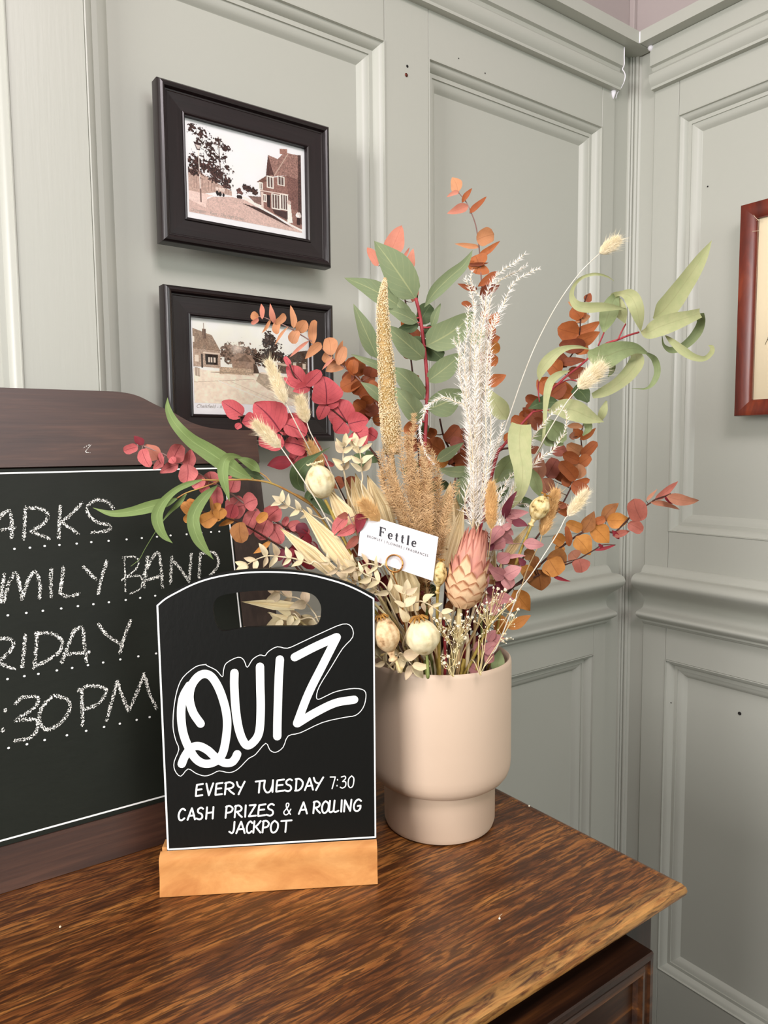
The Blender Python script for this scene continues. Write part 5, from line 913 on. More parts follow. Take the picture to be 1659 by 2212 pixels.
# ================================================================== BUNNY TAILS
def slivers(base, tip, w_):
    """thin triangles: arrays of base points, tip points"""
    base = np.array(base); tip = np.array(tip); d = tip-base; vd = nrm(base.mean(0)-CAM); s = np.cross(d, vd); s /= (np.linalg.norm(s, axis=1)[:, None]+1e-9); w_ = np.array(w_).reshape(-1, 1)
    V = np.concatenate([base-s*w_, base+s*w_, tip], 0); n = len(base); i = np.arange(n); return V, np.stack([i, i+n, i+2*n], 1)
def tail(label, crop, base, tip, wd, stem, dd, mt, smat, ent, group='bunny tail grasses'):
    o = CR[crop]; d0 = dd[0]; B = U(*px(crop, *base), d0); T = U(*px(crop, *tip), d0-.004); L = np.linalg.norm(T-B); r = wd/o[2]*d0/F*.5
    b = Branch('bunny_tail_grass', label, 'dried grass', crop, [base]+stem, dd, (.0006, .0009), smat, ent, group)
    ax = (T-B)/L; prof = [(r*max(.02, math.sin(math.pi*min(1, t**.8))**.6*.62), L*t) for t in np.linspace(0, 1, 12)]; g = lathe(prof, 14, B, ax)
    rs = np.random.RandomState(int(base[0])); n = 2600; t = rs.rand(n)**.9; ph = rs.rand(n)*6.283; a = nrm(np.cross(ax, (0.1, .9, .3))); c = np.cross(ax, a)
    rad = np.cos(ph)[:, None]*a+np.sin(ph)[:, None]*c; rr = r*np.sin(np.pi*np.clip(t, .02, 1)**.8)**.6*.55
    P = B+ax*(t*L)[:, None]+rad*rr[:, None]; ln = r*rs.uniform(.35, .95, n); ln[rs.rand(n) < .07] *= 2.0
    Q = P+(rad*.62+ax*.85+rs.randn(n, 3)*.16)*ln[:, None]; V, Fc = slivers(P, Q, np.full(n, .00022))
    mk('seed_head', g[0], g[1], mt, b.obj); mk('fluff', V, Fc.tolist(), mt, b.obj, smooth=False, kind='stuff'); b.done()
tail('cream bunny tail standing highest on the left, before the lower picture', 'A', (480, 2092), (330, 1735), 120, [('E', 85, 60), ('E', 200, 290), ('E', 300, 480), ('E', 420, 720), ('E', 700, 1400)], (.82, .825, .84, .85), P_TAIL, S_SIL, (-.03, -.02))
tail('cream bunny tail beside the largest crimson leaf', 'E', (290, 242), (215, 5), 130, [(320, 330), (355, 400), (420, 520), (490, 640), (700, 1100)], (.835, .84, .85), P_TAIL, S_SIL, (-.02, -.02))
tail('cream bunny tail leaning left over the chalkboard rail end', 'D', (1412, 418), (1235, 252), 100, [('E', 35, 495), ('E', 250, 810), ('E', 420, 1080), ('E', 545, 1320), ('E', 800, 1750)], (.80, .80, .80, .81, .84), P_TAIL, S_SIL, (-.02, -.05))
tail('tan bunny tail half hidden behind the tilted cream poppy pod', 'E', (450, 690), (315, 455), 120, [(500, 800), (700, 1200)], (.845, .85, .86), P_TAILT, S_TAN, (-.025, -.0))
tail('cream bunny tail on the longest curving stem, topmost at the right', 'C', (782, 222), (912, 128), 92, [(640, 362), (480, 585), (330, 865), (230, 1110), (160, 1310), (90, 1510), ('F', 600, 900), ('F', 520, 1700)], (.88, .88, .88, .87, .86), P_TAIL, S_SIL, (.005, -.01))
tail('peach bunny tail in front of the curling sage leaves', 'C', (628, 1190), (795, 1035), 125, [(560, 1270), (480, 1390), (390, 1540), ('F', 1200, 350), ('F', 1000, 700), ('F', 700, 1700)], (.845, .85, .855, .86), P_TAIL, S_SIL, (.02, -.02))
tail('upright tan bunny tail between the white plume and mauve leaves', 'F', (745, 1115), (745, 672), 128, [(735, 1200), (710, 1400), (660, 1700), (600, 2100)], (.80, .805, .82), P_TAILT, S_TAN, (.02, -.055))
tail('tan bunny tail leaning right behind the right poppy pod', 'F', (1245, 1182), (1385, 745), 140, [(1220, 1270), (1100, 1520), (980, 1850), ('H', 1200, 750)], (.845, .84, .83), P_TAILT, S_TAN, (.04, -.045))
tail('cream bunny tail low at the right before the orange leaves', 'G', (530, 772), (672, 592), 92, [(505, 800), (440, 925), (250, 1220), (140, 1365), ('H', 1460, 330), ('H', 1290, 760)], (.83, .83, .825, .82), P_TAIL, S_SIL, (.05, -.045))
tail('fuzzy peach grass head just behind the white card', 'E', (1010, 1220), (850, 1040), 150, [(1060, 1350), (1150, 1700)], (.80, .805, .82), P_TAILT, S_TAN, (-.005, -.05))

# ================================================================== PLUMES
def plume(name, label, strands, dep, mt, smat, ent, step, tl, wsl, per, spread=.55, rs=None, r0=.0005, corem=None):
    rs = np.random.RandomState(rs or 3); cr, pts = strands[0]; base3 = None; b = None; SB_ = []; ST = []
    for k, (crop, pts) in enumerate(strands):
        pp = [px(*((crop,)+tuple(p) if len(p) == 2 else p)) for p in pts]; d = dep[k] if hasattr(dep, '__len__') else dep+rs.uniform(-.012, .012)
        P = catmull([U(x, y, d) for x, y in pp], 8)
        if b is None: b = Branch(name, label, 'dried grass', 'P', [pp[0], pp[len(pp)//2], pp[-1]] if len(pp) > 2 else pp, d, (r0, .0018), smat, ent); b.parts = []; b.parts.append(tube([P[-1], entry(*ent, 1.012), entry(ent[0]*.7, ent[1]*.7, .885)], [.0015, .0018, .0018], 6))
        b.parts.append(tube(P, list(np.linspace(r0*.6, r0*1.5, len(P))), 5))
        P = np.array(P); seg = np.linalg.norm(np.diff(P, axis=0), axis=1); cum = np.concatenate([[0], np.cumsum(seg)]); tot = cum[-1]; s = 0
        while s < tot*.97:
            i = min(np.searchsorted(cum, s, 'right')-1, len(P)-2); f = (s-cum[i])/max(seg[i], 1e-9); c = P[i]*(1-f)+P[i+1]*f; ax = nrm(P[i]-P[i+1])
            fr = s/tot; ta = tl*(.6+.7*min(1, fr*3))*rs.uniform(.7, 1.2)
            for _ in range(per):
                v = rs.randn(3); v -= ax*(v@ax); v = nrm(v); dirv = nrm(ax*rs.uniform(.5, 1.1)+v*spread*rs.uniform(.5, 1.4)); st = c+dirv*0; SB_.append(st); ST.append(c+dirv*ta*rs.uniform(.5, 1.1))
            s += step*rs.uniform(.6, 1.4)
    V, Fc = slivers(SB_, ST, np.full(len(SB_), wsl)); mk('fluff', V, Fc.tolist(), mt, b.obj, smooth=False, kind='stuff'); b.done()
WS = [('B', [(1035, 775), (960, 845), (860, 905), (790, 965), (735, 1050), (700, 1150), (685, 1300), (650, 1500), (620, 1800), (600, 2150), ('F', 610, 400), ('F', 590, 1130)]),
 ('B', [(1155, 905), (1060, 950), (950, 1020), (890, 1120), (850, 1225), (790, 1335), (750, 1460), (720, 1620), (700, 1850), (690, 2100), ('F', 690, 300), ('F', 640, 800), ('F', 600, 1130)]),
 ('B', [(572, 930), (560, 1010), (600, 1100), (650, 1160), (670, 1240), (640, 1400), (600, 1600), (590, 1900), ('F', 560, 300), ('F', 570, 1130)]), ('B', [(515, 1000), (560, 1100), (590, 1230), (585, 1400), (560, 1600), (550, 1850), ('F', 520, 200), ('F', 560, 1130)]),
 ('B', [(540, 1250), (525, 1500), (505, 1700), (520, 2000), ('F', 540, 500), ('F', 560, 1130)]), ('B', [(448, 1440), (462, 1600), (455, 1800), (490, 2000), (530, 2180), ('F', 570, 500), ('F', 570, 1130)]), ('B', [(412, 1540), (455, 1620), (500, 1760), (540, 2000), ('F', 560, 300), ('F', 580, 1130)]),
 ('B', [(1048, 880), (960, 935), (870, 975), (790, 1040), (740, 1150), (720, 1300), (700, 1500), (680, 1800), ('F', 640, 100), ('F', 600, 1130)]), ('B', [(800, 1290), (740, 1400), (690, 1600), (660, 1900), ('F', 640, 300), ('F', 590, 1130)]), ('B', [(660, 1420), (640, 1600), (640, 1900), ('F', 600, 200), ('F', 580, 1130)]), ('B', [(745, 1640), (730, 1800), (715, 2000), ('F', 740, 100), ('F', 720, 400), ('F', 660, 800), ('F', 610, 1130)]),
 ('B', [(700, 1240), (670, 1450), (665, 1700), (640, 2000), ('F', 620, 400), ('F', 580, 1130)]), ('F', [(860, 60), (820, 220), (760, 380), (720, 560), (640, 850), (600, 1130)]), ('F', [(530, 60), (540, 300), (540, 600), (480, 850), (560, 1130)]), ('F', [(860, 730), (740, 850), (650, 1000), (600, 1130)]), ('B', [(600, 1200), (590, 1500), (600, 1800), ('F', 580, 300), ('F', 580, 1130)]), ('B', [(480, 1700), (470, 1850), (500, 2000), ('F', 560, 300), ('F', 570, 1130)])]
plume('plume_grass', 'tall feathery white plume rising through the centre', WS, .835, P_WHITE, S_CRM, (.01, -.045), .0034, .0100, .00033, 6, .75, 5)
plume('plume_grass', 'thin white drooping plume strand curling down over the tan plume', [('E', [(1545, 645), (1470, 545), (1425, 410), (1420, 250), (1475, 110), ('B', 140, 2150), ('B', 230, 2080), ('B', 330, 2045), ('B', 430, 2085), ('B', 520, 2150), ('F', 560, 400), ('F', 570, 1100)])], .815, P_WHITE, S_CRM, (.0, -.045), .0026, .0080, .00032, 6, .65, 6)
plume('plume_grass', 'small white feathery wisps below the sage leaves at the right', [('C', [(500, 1325), (440, 1375), (390, 1430), (320, 1520), ('F', 1130, 270), ('F', 1000, 600), ('F', 700, 1500)]), ('C', [(525, 1330), (545, 1400), (530, 1500), (490, 1570), (440, 1640), ('F', 1230, 420), ('F', 1000, 700), ('F', 700, 1500)]), ('F', [(985, 540), (900, 640), (870, 720), (800, 900), (700, 1400)]), ('F', [(950, 700), (930, 800), (820, 960), (700, 1400)]), ('F', [(1130, 900), (1040, 860), (960, 900), (880, 1000), (720, 1400)]), ('F', [(1000, 620), (960, 700), (900, 850), (760, 1200)])], .842, P_WHITE, S_CRM, (.02, -.04), .0036, .0085, .00032, 6, .7, 8)
TS = [('E', [(1170, 470), (1130, 620), (1160, 800), (1260, 1000), (1380, 1300), (1482, 1884)]), ('E', [(1240, 400), (1250, 600), (1290, 850), (1370, 1150), (1482, 1884)]), ('E', [(1350, 160), (1350, 260), (1330, 380), (1340, 600), (1380, 900), (1420, 1300), (1482, 1884)]), ('E', [(1290, 350), (1320, 500), (1340, 800), (1400, 1200), (1482, 1884)]),
 ('E', [(1490, 460), (1470, 600), (1480, 800), (1460, 1100), (1450, 1500), (1482, 1884)]), ('E', [(1560, 560), (1530, 750), (1500, 1000), (1470, 1400), (1482, 1884)]), ('E', [(1040, 520), (1070, 660), (1130, 850), (1230, 1080), (1350, 1350), (1482, 1884)]), ('E', [(1020, 710), (1050, 850), (1120, 980), (1250, 1200), (1482, 1884)]), ('E', [(1080, 900), (1150, 1080), (1250, 1250), (1400, 1500), (1482, 1884)]),
 ('F', [(370, 650), (330, 760), (290, 950), (230, 1150), (130, 1500), (100, 1700)]), ('F', [(330, 800), (280, 950), (220, 1200), (110, 1650)]), ('F', [(340, 1100), (270, 1200), (230, 1330), (120, 1650)]), ('F', [(130, 330), (200, 480), (220, 700), (200, 950), (160, 1300), (100, 1700)]), ('F', [(50, 300), (90, 500), (110, 800), (110, 1200), (100, 1700)]), ('F', [(20, 600), (60, 900), (80, 1300), (100, 1700)]), ('F', [(-60, 500), (-30, 800), (20, 1100), (80, 1500), (100, 1700)]),
 ('E', [(1180, 800), (1230, 1050), (1350, 1400), (1482, 1884)]), ('E', [(1400, 700), (1400, 1000), (1420, 1500), (1482, 1884)]), ('E', [(1620, 900), (1560, 1100), (1520, 1500), (1482, 1884)]), ('H', [(560, 90), (620, 160), (680, 280), (690, 400)]), ('H', [(680, 40), (680, 160), (690, 300), (695, 420)]), ('F', [(160, 800), (140, 1000), (120, 1300), (100, 1700)])]
RJ = random.Random(8); T2 = []
for cr_, pts_ in TS[:18]:
    for q_ in range(2):
        dx_, dy_ = RJ.uniform(-46, 46), RJ.uniform(-40, 60); m__ = len(pts_); T2.append((cr_, [(x_+dx_*(1-k_/(m__-1))**.6, y_+dy_*(1-k_/(m__-1))) for k_, (x_, y_) in enumerate(pts_)]))
TS += T2
plume('plume_grass', 'dense tan feathery plume behind the white card', TS, .832, P_TAN, S_TAN, (-.005, -.05), .0026, .0088, .00032, 7, 1.3, 9, r0=.0003)

# ================================================================== MILLET SPIKE
d = .855; path = [(('A'), 1360, 985), ('A', 1338, 1200), ('A', 1350, 1500), ('A', 1372, 1800), ('A', 1388, 2110), ('E', 1118, 180), ('E', 1128, 340), ('E', 1140, 560)]
b = Branch('millet_spike', 'tall straw-yellow millet seed spike standing upright', 'dried grass', 'P', [px(*p) for p in path]+[px('E', 1200, 1000), px('E', 1350, 2000)], (d, d, d, d-.005, d-.01), (.002, .0022), S_TAN, (-.012, -.03))
P = catmull([U(*px(*p), d) for p in path], 10); wd = np.interp(np.linspace(0, 1, len(P)), [0, .03, .12, .25, .5, .8, 1], [10, 44, 84, 122, 158, 178, 150])/4.1*d/F/2
g = tube(P, [w_*.8 for w_ in wd], 12); mk('spike_core', g[0], g[1], P_MILC, b.obj)
rs = np.random.RandomState(4); V = []; Fc = []; Pn = np.array(P)
oct_ = np.array([(1, 0, 0), (-1, 0, 0), (0, 1, 0), (0, -1, 0), (0, 0, 1.9), (0, 0, -1.4)]); ofc = [(0, 2, 4), (2, 1, 4), (1, 3, 4), (3, 0, 4), (2, 0, 5), (1, 2, 5), (3, 1, 5), (0, 3, 5)]
for k in range(5200):
    t = rs.rand()**.85*(len(P)-1.001); i = int(t); f = t-i; c = Pn[i]*(1-f)+Pn[i+1]*f; w_ = wd[i]*(1-f)+wd[i+1]*f; ax = nrm(Pn[i]-Pn[i+1]); a = nrm(np.cross(ax, (.2, .9, .1))); e = np.cross(ax, a); ph = rs.rand()*6.283; rad = a*math.cos(ph)+e*math.sin(ph)
    if rad@fw > .35: continue
    zz_ = nrm(rad*.9+ax*.9+rs.randn(3)*.15); x_1 = nrm(np.cross(zz_, rad+.01)); y_1 = np.cross(zz_, x_1); s = .00062*rs.uniform(.75, 1.25); ctr = c+rad*w_*rs.uniform(.84, 1.06); n0 = len(V)
    for q_ in oct_: V.append(ctr+(x_1*q_[0]+y_1*q_[1]+zz_*q_[2])*s)
    Fc += [tuple(n0+j for j in f_) for f_ in ofc]
mk('seed', V, Fc, P_MIL, b.obj, smooth=False, kind='stuff'); b.done()

# ================================================================== PALM SPEARS
def spear(b, crop, tip, base, wd, d, dt=0, pl=4):
    """pleated fan blade: zig-zag cross-section narrowing to a point"""
    o = CR[crop]; T = U(*px(crop, *tip), d+dt); B = U(*px(crop, *base), d); L = np.linalg.norm(T-B); a = (T-B)/L; vd = nrm(B-CAM); wx = nrm(np.cross(a, vd)); nv = -np.cross(wx, a)*np.sign(np.cross(wx, a)@vd); w3 = wd/o[2]*d/F; V = []; UVs = []; n = 10; K = pl*2
    for i in range(n+1):
        s = i/n; h = (.72+.28*min(1, s/.4))*(1 if s < .4 else max(0, (1-s)/.6)**.95)
        for k in range(K+1):
            q_ = -1+2*k/K; V.append(B+a*L*s+wx*w3*.5*h*q_+nv*((k % 2)*.0022*min(1, h*1.5)+.10*w3*q_*q_)); UVs.append((.5+.5*q_, s))
    Fc = [(i*(K+1)+k, i*(K+1)+k+1, (i+1)*(K+1)+k+1, (i+1)*(K+1)+k) for i in range(n) for k in range(K)]
    mk('blade', V, Fc, M_PALM, b.obj, smooth=False, uv=UVs)
def palm(label, crop, stem, d, ent, blades):
    b = Branch('palm_spear', label, 'dried palm', crop, stem, d, (.0015, .0018), S_STR, ent)
    for bl in blades: spear(b, *bl)
    b.done()
palm('cream pleated palm blades fanning up to the left of the card', 'E', [(850, 1400), (950, 1650), (1150, 2200)], .845, (-.02, -.03), [('E', (487, 880), (760, 1330), 200, .825, .0, 3), ('E', (730, 768), (830, 1260), 130, .84), ('E', (665, 775), (790, 1240), 90, .845), ('E', (770, 745), (930, 1240), 190, .85), ('E', (890, 765), (1100, 1300), 250, .852)])
palm('long cream palm blade pointing up left above the QUIZ sign', 'E', [(760, 1640), (900, 1800), (1150, 2200)], .82, (-.03, -.03), [('E', (228, 1085), (730, 1700), 205, .815, -.005, 4)])
palm('cream palm blade lying lowest at the left above the QUIZ sign', 'E', [(520, 1700), (800, 1900), (1150, 2250)], .81, (-.04, -.03), [('E', (12, 1283), (540, 1730), 165, .805, -.004, 3)])
palm('peach-cream palm blades between the tan plume and the protea', 'F', [(280, 1400), (200, 1900)], .85, (.0, -.02), [('F', (340, 640), (230, 1300), 240, .85), ('F', (470, 880), (300, 1500), 220, .848), ('F', (430, 700), (330, 1200), 130, .856)])
palm('narrow cream palm blade crossing behind the mauve leaves', 'F', [(880, 1350), (700, 1900)], .85, (.03, -.02), [('F', (1135, 1055), (850, 1460), 100, .848), ('F', (780, 1300), (740, 1620), 80, .85)])
palm('pleated palm blades standing below the white card', 'H', [(480, 330), (520, 700)], .83, (-.01, -.04), [('H', (420, -160), (490, 420), 300, .815, 0, 5)])
palm('cream palm tips seen through the handle hole of the sign', 'Q', [(1000, 420), (1250, 600), (1500, 700)], .80, (-.05, -.045), [('Q', (640, 318), (1010, 350), 74, .79, -.01, 2), ('Q', (652, 489), (1050, 540), 40, .80, -.01, 2), ('Q', (820, 393), (1010, 450), 34, .80, 0, 1)])

# ================================================================== BLEACHED RUSCUS
def ruscus(label, crop, stem, d, n, L, ent, m=L_CRM, wr=.48, extra=(), two=True):
    b = Branch('ruscus_sprig', label, 'dried foliage', crop, stem, d, (.0006, .0013), S_CRM, ent); vis = [p for p in b.dd[:max(2, int(len(b.dd)*1))]]; m_ = len(vis)
    cut = b.cut if hasattr(b, 'cut') else 1.0
    Lp = L/CR[crop][2]
    n = max(3, int(n*.72)); Lp *= 1.12
    for i in range(n):
        t = (i/(n))*.92; k = min(int(t*(m_-1)), m_-2); p = vis[k]; q_ = vis[k+1]; a = math.atan2(p[1]-q_[1], p[0]-q_[0])   # towards the tip
        for sg in ((1, -1) if two else ((1,) if i % 2 else (-1,))):
            an = a+sg*R.uniform(.55, 1.15); l = Lp*R.uniform(.8, 1.12)
            b.leaf(p[0], p[1], p[0]+math.cos(an)*l, p[1]+math.sin(an)*l, l*wr*R.uniform(.70, .98), m if R.random() < .75 else L_CRMP, 'ovate', crop='P', roll=R.uniform(-.5, .5), off=R.uniform(-.004, .004), pet=False, fold=.2, curl=R.uniform(.02, .15))
    p, q_ = vis[0], vis[1]; a = math.atan2(p[1]-q_[1], p[0]-q_[0]); b.leaf(p[0], p[1], p[0]+math.cos(a)*Lp, p[1]+math.sin(a)*Lp, Lp*wr, m, 'ovate', crop='P', pet=False)
    for l in extra: b.leaf(*l, m, 'ovate', pet=False)
    b.done()
ruscus('cream ruscus sprig upright beneath the crimson leaves, left of two', 'E', [(662, 480), (652, 560), (650, 660), (668, 770), (760, 1100)], (.82, .82, .83), 6, 120, (-.02, -.03))
ruscus('cream ruscus sprig upright beside the millet spike base', 'E', [(800, 480), (822, 560), (832, 660), (845, 780), (900, 1100)], (.82, .82, .83), 6, 130, (-.01, -.03))
ruscus('cream ruscus sprig leaning left over the green twig', 'E', [(45, 1035), (110, 1075), (200, 1115), (300, 1150), (430, 1200), (600, 1330)], (.81, .815, .82), 6, 110, (-.04, -.02))
ruscus('long cream ruscus sprig lying along the top of the QUIZ sign', 'E', [(-300, 1655), (-200, 1600), (-90, 1570), (40, 1580), (180, 1600), (320, 1650), (470, 1710)], (.775, .78, .785, .79), 9, 125, (-.05, -.045), wr=.5)
ruscus('cream ruscus sprig of spiky narrow leaves under the card', 'E', [(520, 1640), (640, 1720), (760, 1700), (900, 1650), (1010, 1680), (1120, 1740)], (.79, .79, .795), 9, 120, (-.02, -.055), wr=.36)
ruscus('tangle of cream ruscus leaves right of the sign top', 'H', [(30, 20), (110, 80), (190, 120), (280, 170), (360, 280), (430, 400)], (.785, .79, .80), 8, 115, (-.03, -.055), wr=.42)
ruscus('small cream ruscus sprig curling behind the sign shoulder', 'H', [(-40, 110), (60, 150), (160, 200), (240, 240), (330, 330)], (.79, .795, .80), 6, 110, (-.035, -.05), m=L_CRMP, wr=.45)
ruscus('speckled cream ruscus sprig above the two front poppy pods', 'H', [(480, 260), (470, 360), (500, 470), (490, 600), (470, 760)], (.79, .79, .795), 4, 120, (-.015, -.06), wr=.55)
ruscus('speckled cream ruscus sprig pointing right over the pale poppy pod', 'H', [(800, 430), (730, 380), (660, 340), (600, 330), (560, 400)], (.79, .79, .80), 4, 105, (-.01, -.055), wr=.5)
ruscus('cream ruscus leaves low against the pot rim', 'H', [(540, 900), (470, 820), (430, 790), (380, 860), (330, 920)], (.785, .785, .79), 3, 140, (-.04, -.055), wr=.6)
ruscus('pale ruscus leaves at the far left of the pot rim', 'H', [(215, 760), (250, 830), (310, 880), (380, 940)], (.785, .785, .79), 4, 100, (-.055, -.04), wr=.5)
ruscus('bleached ruscus sprig in the upper part of the sign handle hole', 'Q', [(905, 255), (960, 285), (1020, 290), (1090, 330), (1150, 400), (1240, 500)], (.79, .795, .80), 5, 105, (-.055, -.03), m=L_CRMP, wr=.6)
ruscus('bleached ruscus sprig in the lower part of the sign handle hole', 'Q', [(915, 440), (960, 420), (1010, 400), (1050, 440), (1130, 430), (1240, 520)], (.80, .80, .80), 5, 100, (-.05, -.03), wr=.55)
ruscus('bleached ruscus sprig filling the right end of the sign handle hole', 'Q', [(980, 490), (1060, 470), (1120, 450), (1190, 420), (1300, 480)], (.81, .81, .81), 5, 105, (-.05, -.035), wr=.6)

# ================================================================== POPPY PODS
def pod(label, crop, base, crown, rad, m, d, stem, ent, nr=12, crn=9, neck=True, dt=-.004, cm=None, flat=False, sm=S_DRY, rib=.035):
    o = CR[crop]; B = U(*px(crop, *base), d); T = U(*px(crop, *crown), d+dt); L = np.linalg.norm(T-B); ax = (T-B)/L; r = rad/o[2]*d/F
    a = nrm(np.cross(ax, (0.13, .97, .2))); c = np.cross(ax, a)
    b = Branch('poppy_seed_head', label, 'poppy head', crop, stem, d, (.0016, .0021), sm, ent)
    V = []; UVs = []; nS, nT = 18, 60
    for i in range(nS+1):
        t = i/nS; rr = r*(math.sin(math.pi*min(.985, .03+t*.93))**.62)*(1-.06*t)
        for k in range(nT):
            an = 2*math.pi*k/nT; q_ = rr*(1+rib*math.cos(nr*an)*math.sin(math.pi*t)+.012*math.sin(23*t+3*an)); V.append(B+ax*L*t+(a*math.cos(an)+c*math.sin(an))*q_)
    Fc = [(i*nT+k, i*nT+(k+1) % nT, (i+1)*nT+(k+1) % nT, (i+1)*nT+k) for i in range(nS) for k in range(nT)]; Fc.append(tuple(range(nT))[::-1]); Fc.append(tuple(nS*nT+k for k in range(nT)))
    mk('capsule', V, Fc, m, b.obj)
    if neck:
        g = lathe([(r*.30, 0), (r*.22, -.10*L), (r*.20, -.17*L), (r*.34, -.22*L), (r*.33, -.27*L), (r*.2, -.30*L)], 20, B, ax); mk('neck', g[0], g[1], m, b.obj)
    parts = [lathe([(r*.22, -.05*L), (r*.20, .03*L), (r*.34, .07*L), (r*.1, .09*L)], 20, T, ax)]
    for k in range(crn):
        an = 2*math.pi*k/crn; dr = a*math.cos(an)+c*math.sin(an); parts.append(tube([T+ax*.07*L+dr*r*.08, T+ax*.085*L+dr*r*.30, T+ax*(.06 if not flat else .02)*L+dr*r*.50, T+ax*(.11 if not flat else -.02)*L+dr*r*.58], [r*.035, r*.05, r*.06, r*.035], 6))
    V, Fc, _ = merge(parts); mk('crown', V, Fc, M_CRWN if cm is None else cm, b.obj); b.done()
pod('large cream poppy pod tilted left below the crimson leaves', 'E', (465, 995), (375, 672), 150, M_POD, .815, [(470, 1010), (540, 1150), (700, 1500), (950, 2100)], (-.03, -.03), cm=M_POD, neck=False)
pod('tan speckled poppy pod beside the right shoulder of the QUIZ sign', 'H', (348, 775), (262, 478), 124, M_POD2, .775, [(362, 800), (400, 870), (440, 960)], (-.045, -.05), crn=11, flat=True, sm=S_STR)
pod('pale cream round poppy pod in front of the pot rim centre', 'H', (668, 800), (600, 490), 156, M_POD, .78, [(672, 805), (680, 900), (682, 1010)], (-.02, -.065), crn=11, flat=True, neck=False, sm=S_GRN)
pod('slim yellow poppy pod just right of the white card', 'F', (213, 1690), (243, 1442), 74, M_POD3, .80, [(210, 1720), (205, 1900), (215, 2200), ('H', 790, 1000)], (-.005, -.055), nr=8)
pod('speckled yellow poppy pod at the right beside the tan bunny tail', 'F', (1165, 1022), (1280, 795), 98, M_POD3, .83, [(1150, 1060), (1100, 1180), (1010, 1400), (900, 1700), ('H', 1000, 1000)], (.025, -.05), nr=10)

# ================================================================== PROTEA
d = .80; B = U(*px('F', 440, 1900), d); T = U(*px('F', 600, 1130), d-.004); L = np.linalg.norm(T-B); ax = (T-B)/L; a = nrm(np.cross(ax, (0.13, .97, .2))); c = np.cross(ax, a); rM = 188/4.608*d/F
b = Branch('protea_flower', 'dried pink and cream protea bloom right of the white card', 'flower', 'F', [(430, 1910), (420, 2050), (440, 2250)], d, (.003, .003), S_STR, (.01, -.05))
def prad(t): return rM*np.interp(t, [0, .08, .2, .35, .6, .85, 1], [.35, .72, .95, 1.0, .86, .70, .55])
g = lathe([(max(.0005, prad(t)*.80), L*t) for t in np.linspace(0, .86, 14)]+[(.0005, L*.88)], 28, B, ax); mk('flower_core', g[0], g[1], L_BRAC, b.obj)
rp = random.Random(3); rows = [(.0, .17, 8, .50), (.07, .22, 9, .50), (.15, .25, 9, .47), (.24, .28, 9, .42), (.33, .36, 9, .34), (.30, .66, 12, .20), (.34, .68, 12, .19), (.42, .60, 12, .16)]
for ri, (t0, ln, n_, wf) in enumerate(rows):
    for k in range(n_):
        an = 2*math.pi*(k+.5*(ri % 2))/n_+rp.uniform(-.08, .08); dr = a*math.cos(an)+c*math.sin(an); sd = np.cross(ax, dr); t1 = t0+ln*rp.uniform(.9, 1.08); V = []; UVs = []; wmax = prad(min(1, t0+.1))*wf*(1.0 if ri < 5 else rp.uniform(.9, 1.2))
        for i in range(8):
            s = i/7; t = t0+(t1-t0)*s; rr = prad(min(t, 1))*(.86+.03*s)+(.0008+(.0046 if ri < 5 else .0016)*s**2.2)+(.0003*ri if ri < 5 else -.0006*(ri-5)); w_ = wmax*(math.sin(math.pi*min(1, .22+s*.78))**.7 if s < 1 else .02)
            for q_ in (-1, -.4, .4, 1): V.append(B+ax*L*t+dr*(rr-.25*w_*q_*q_+.10*w_)+sd*w_*q_); UVs.append((.5+.5*q_, s))
        Fc = [(4*i+j, 4*i+j+1, 4*i+j+5, 4*i+j+4) for i in range(7) for j in range(3)]; mk('bract', V, Fc, L_BRAT if ri < 4 or (ri == 4 and k % 2) else L_BRAC, b.obj, uv=UVs)
b.done()

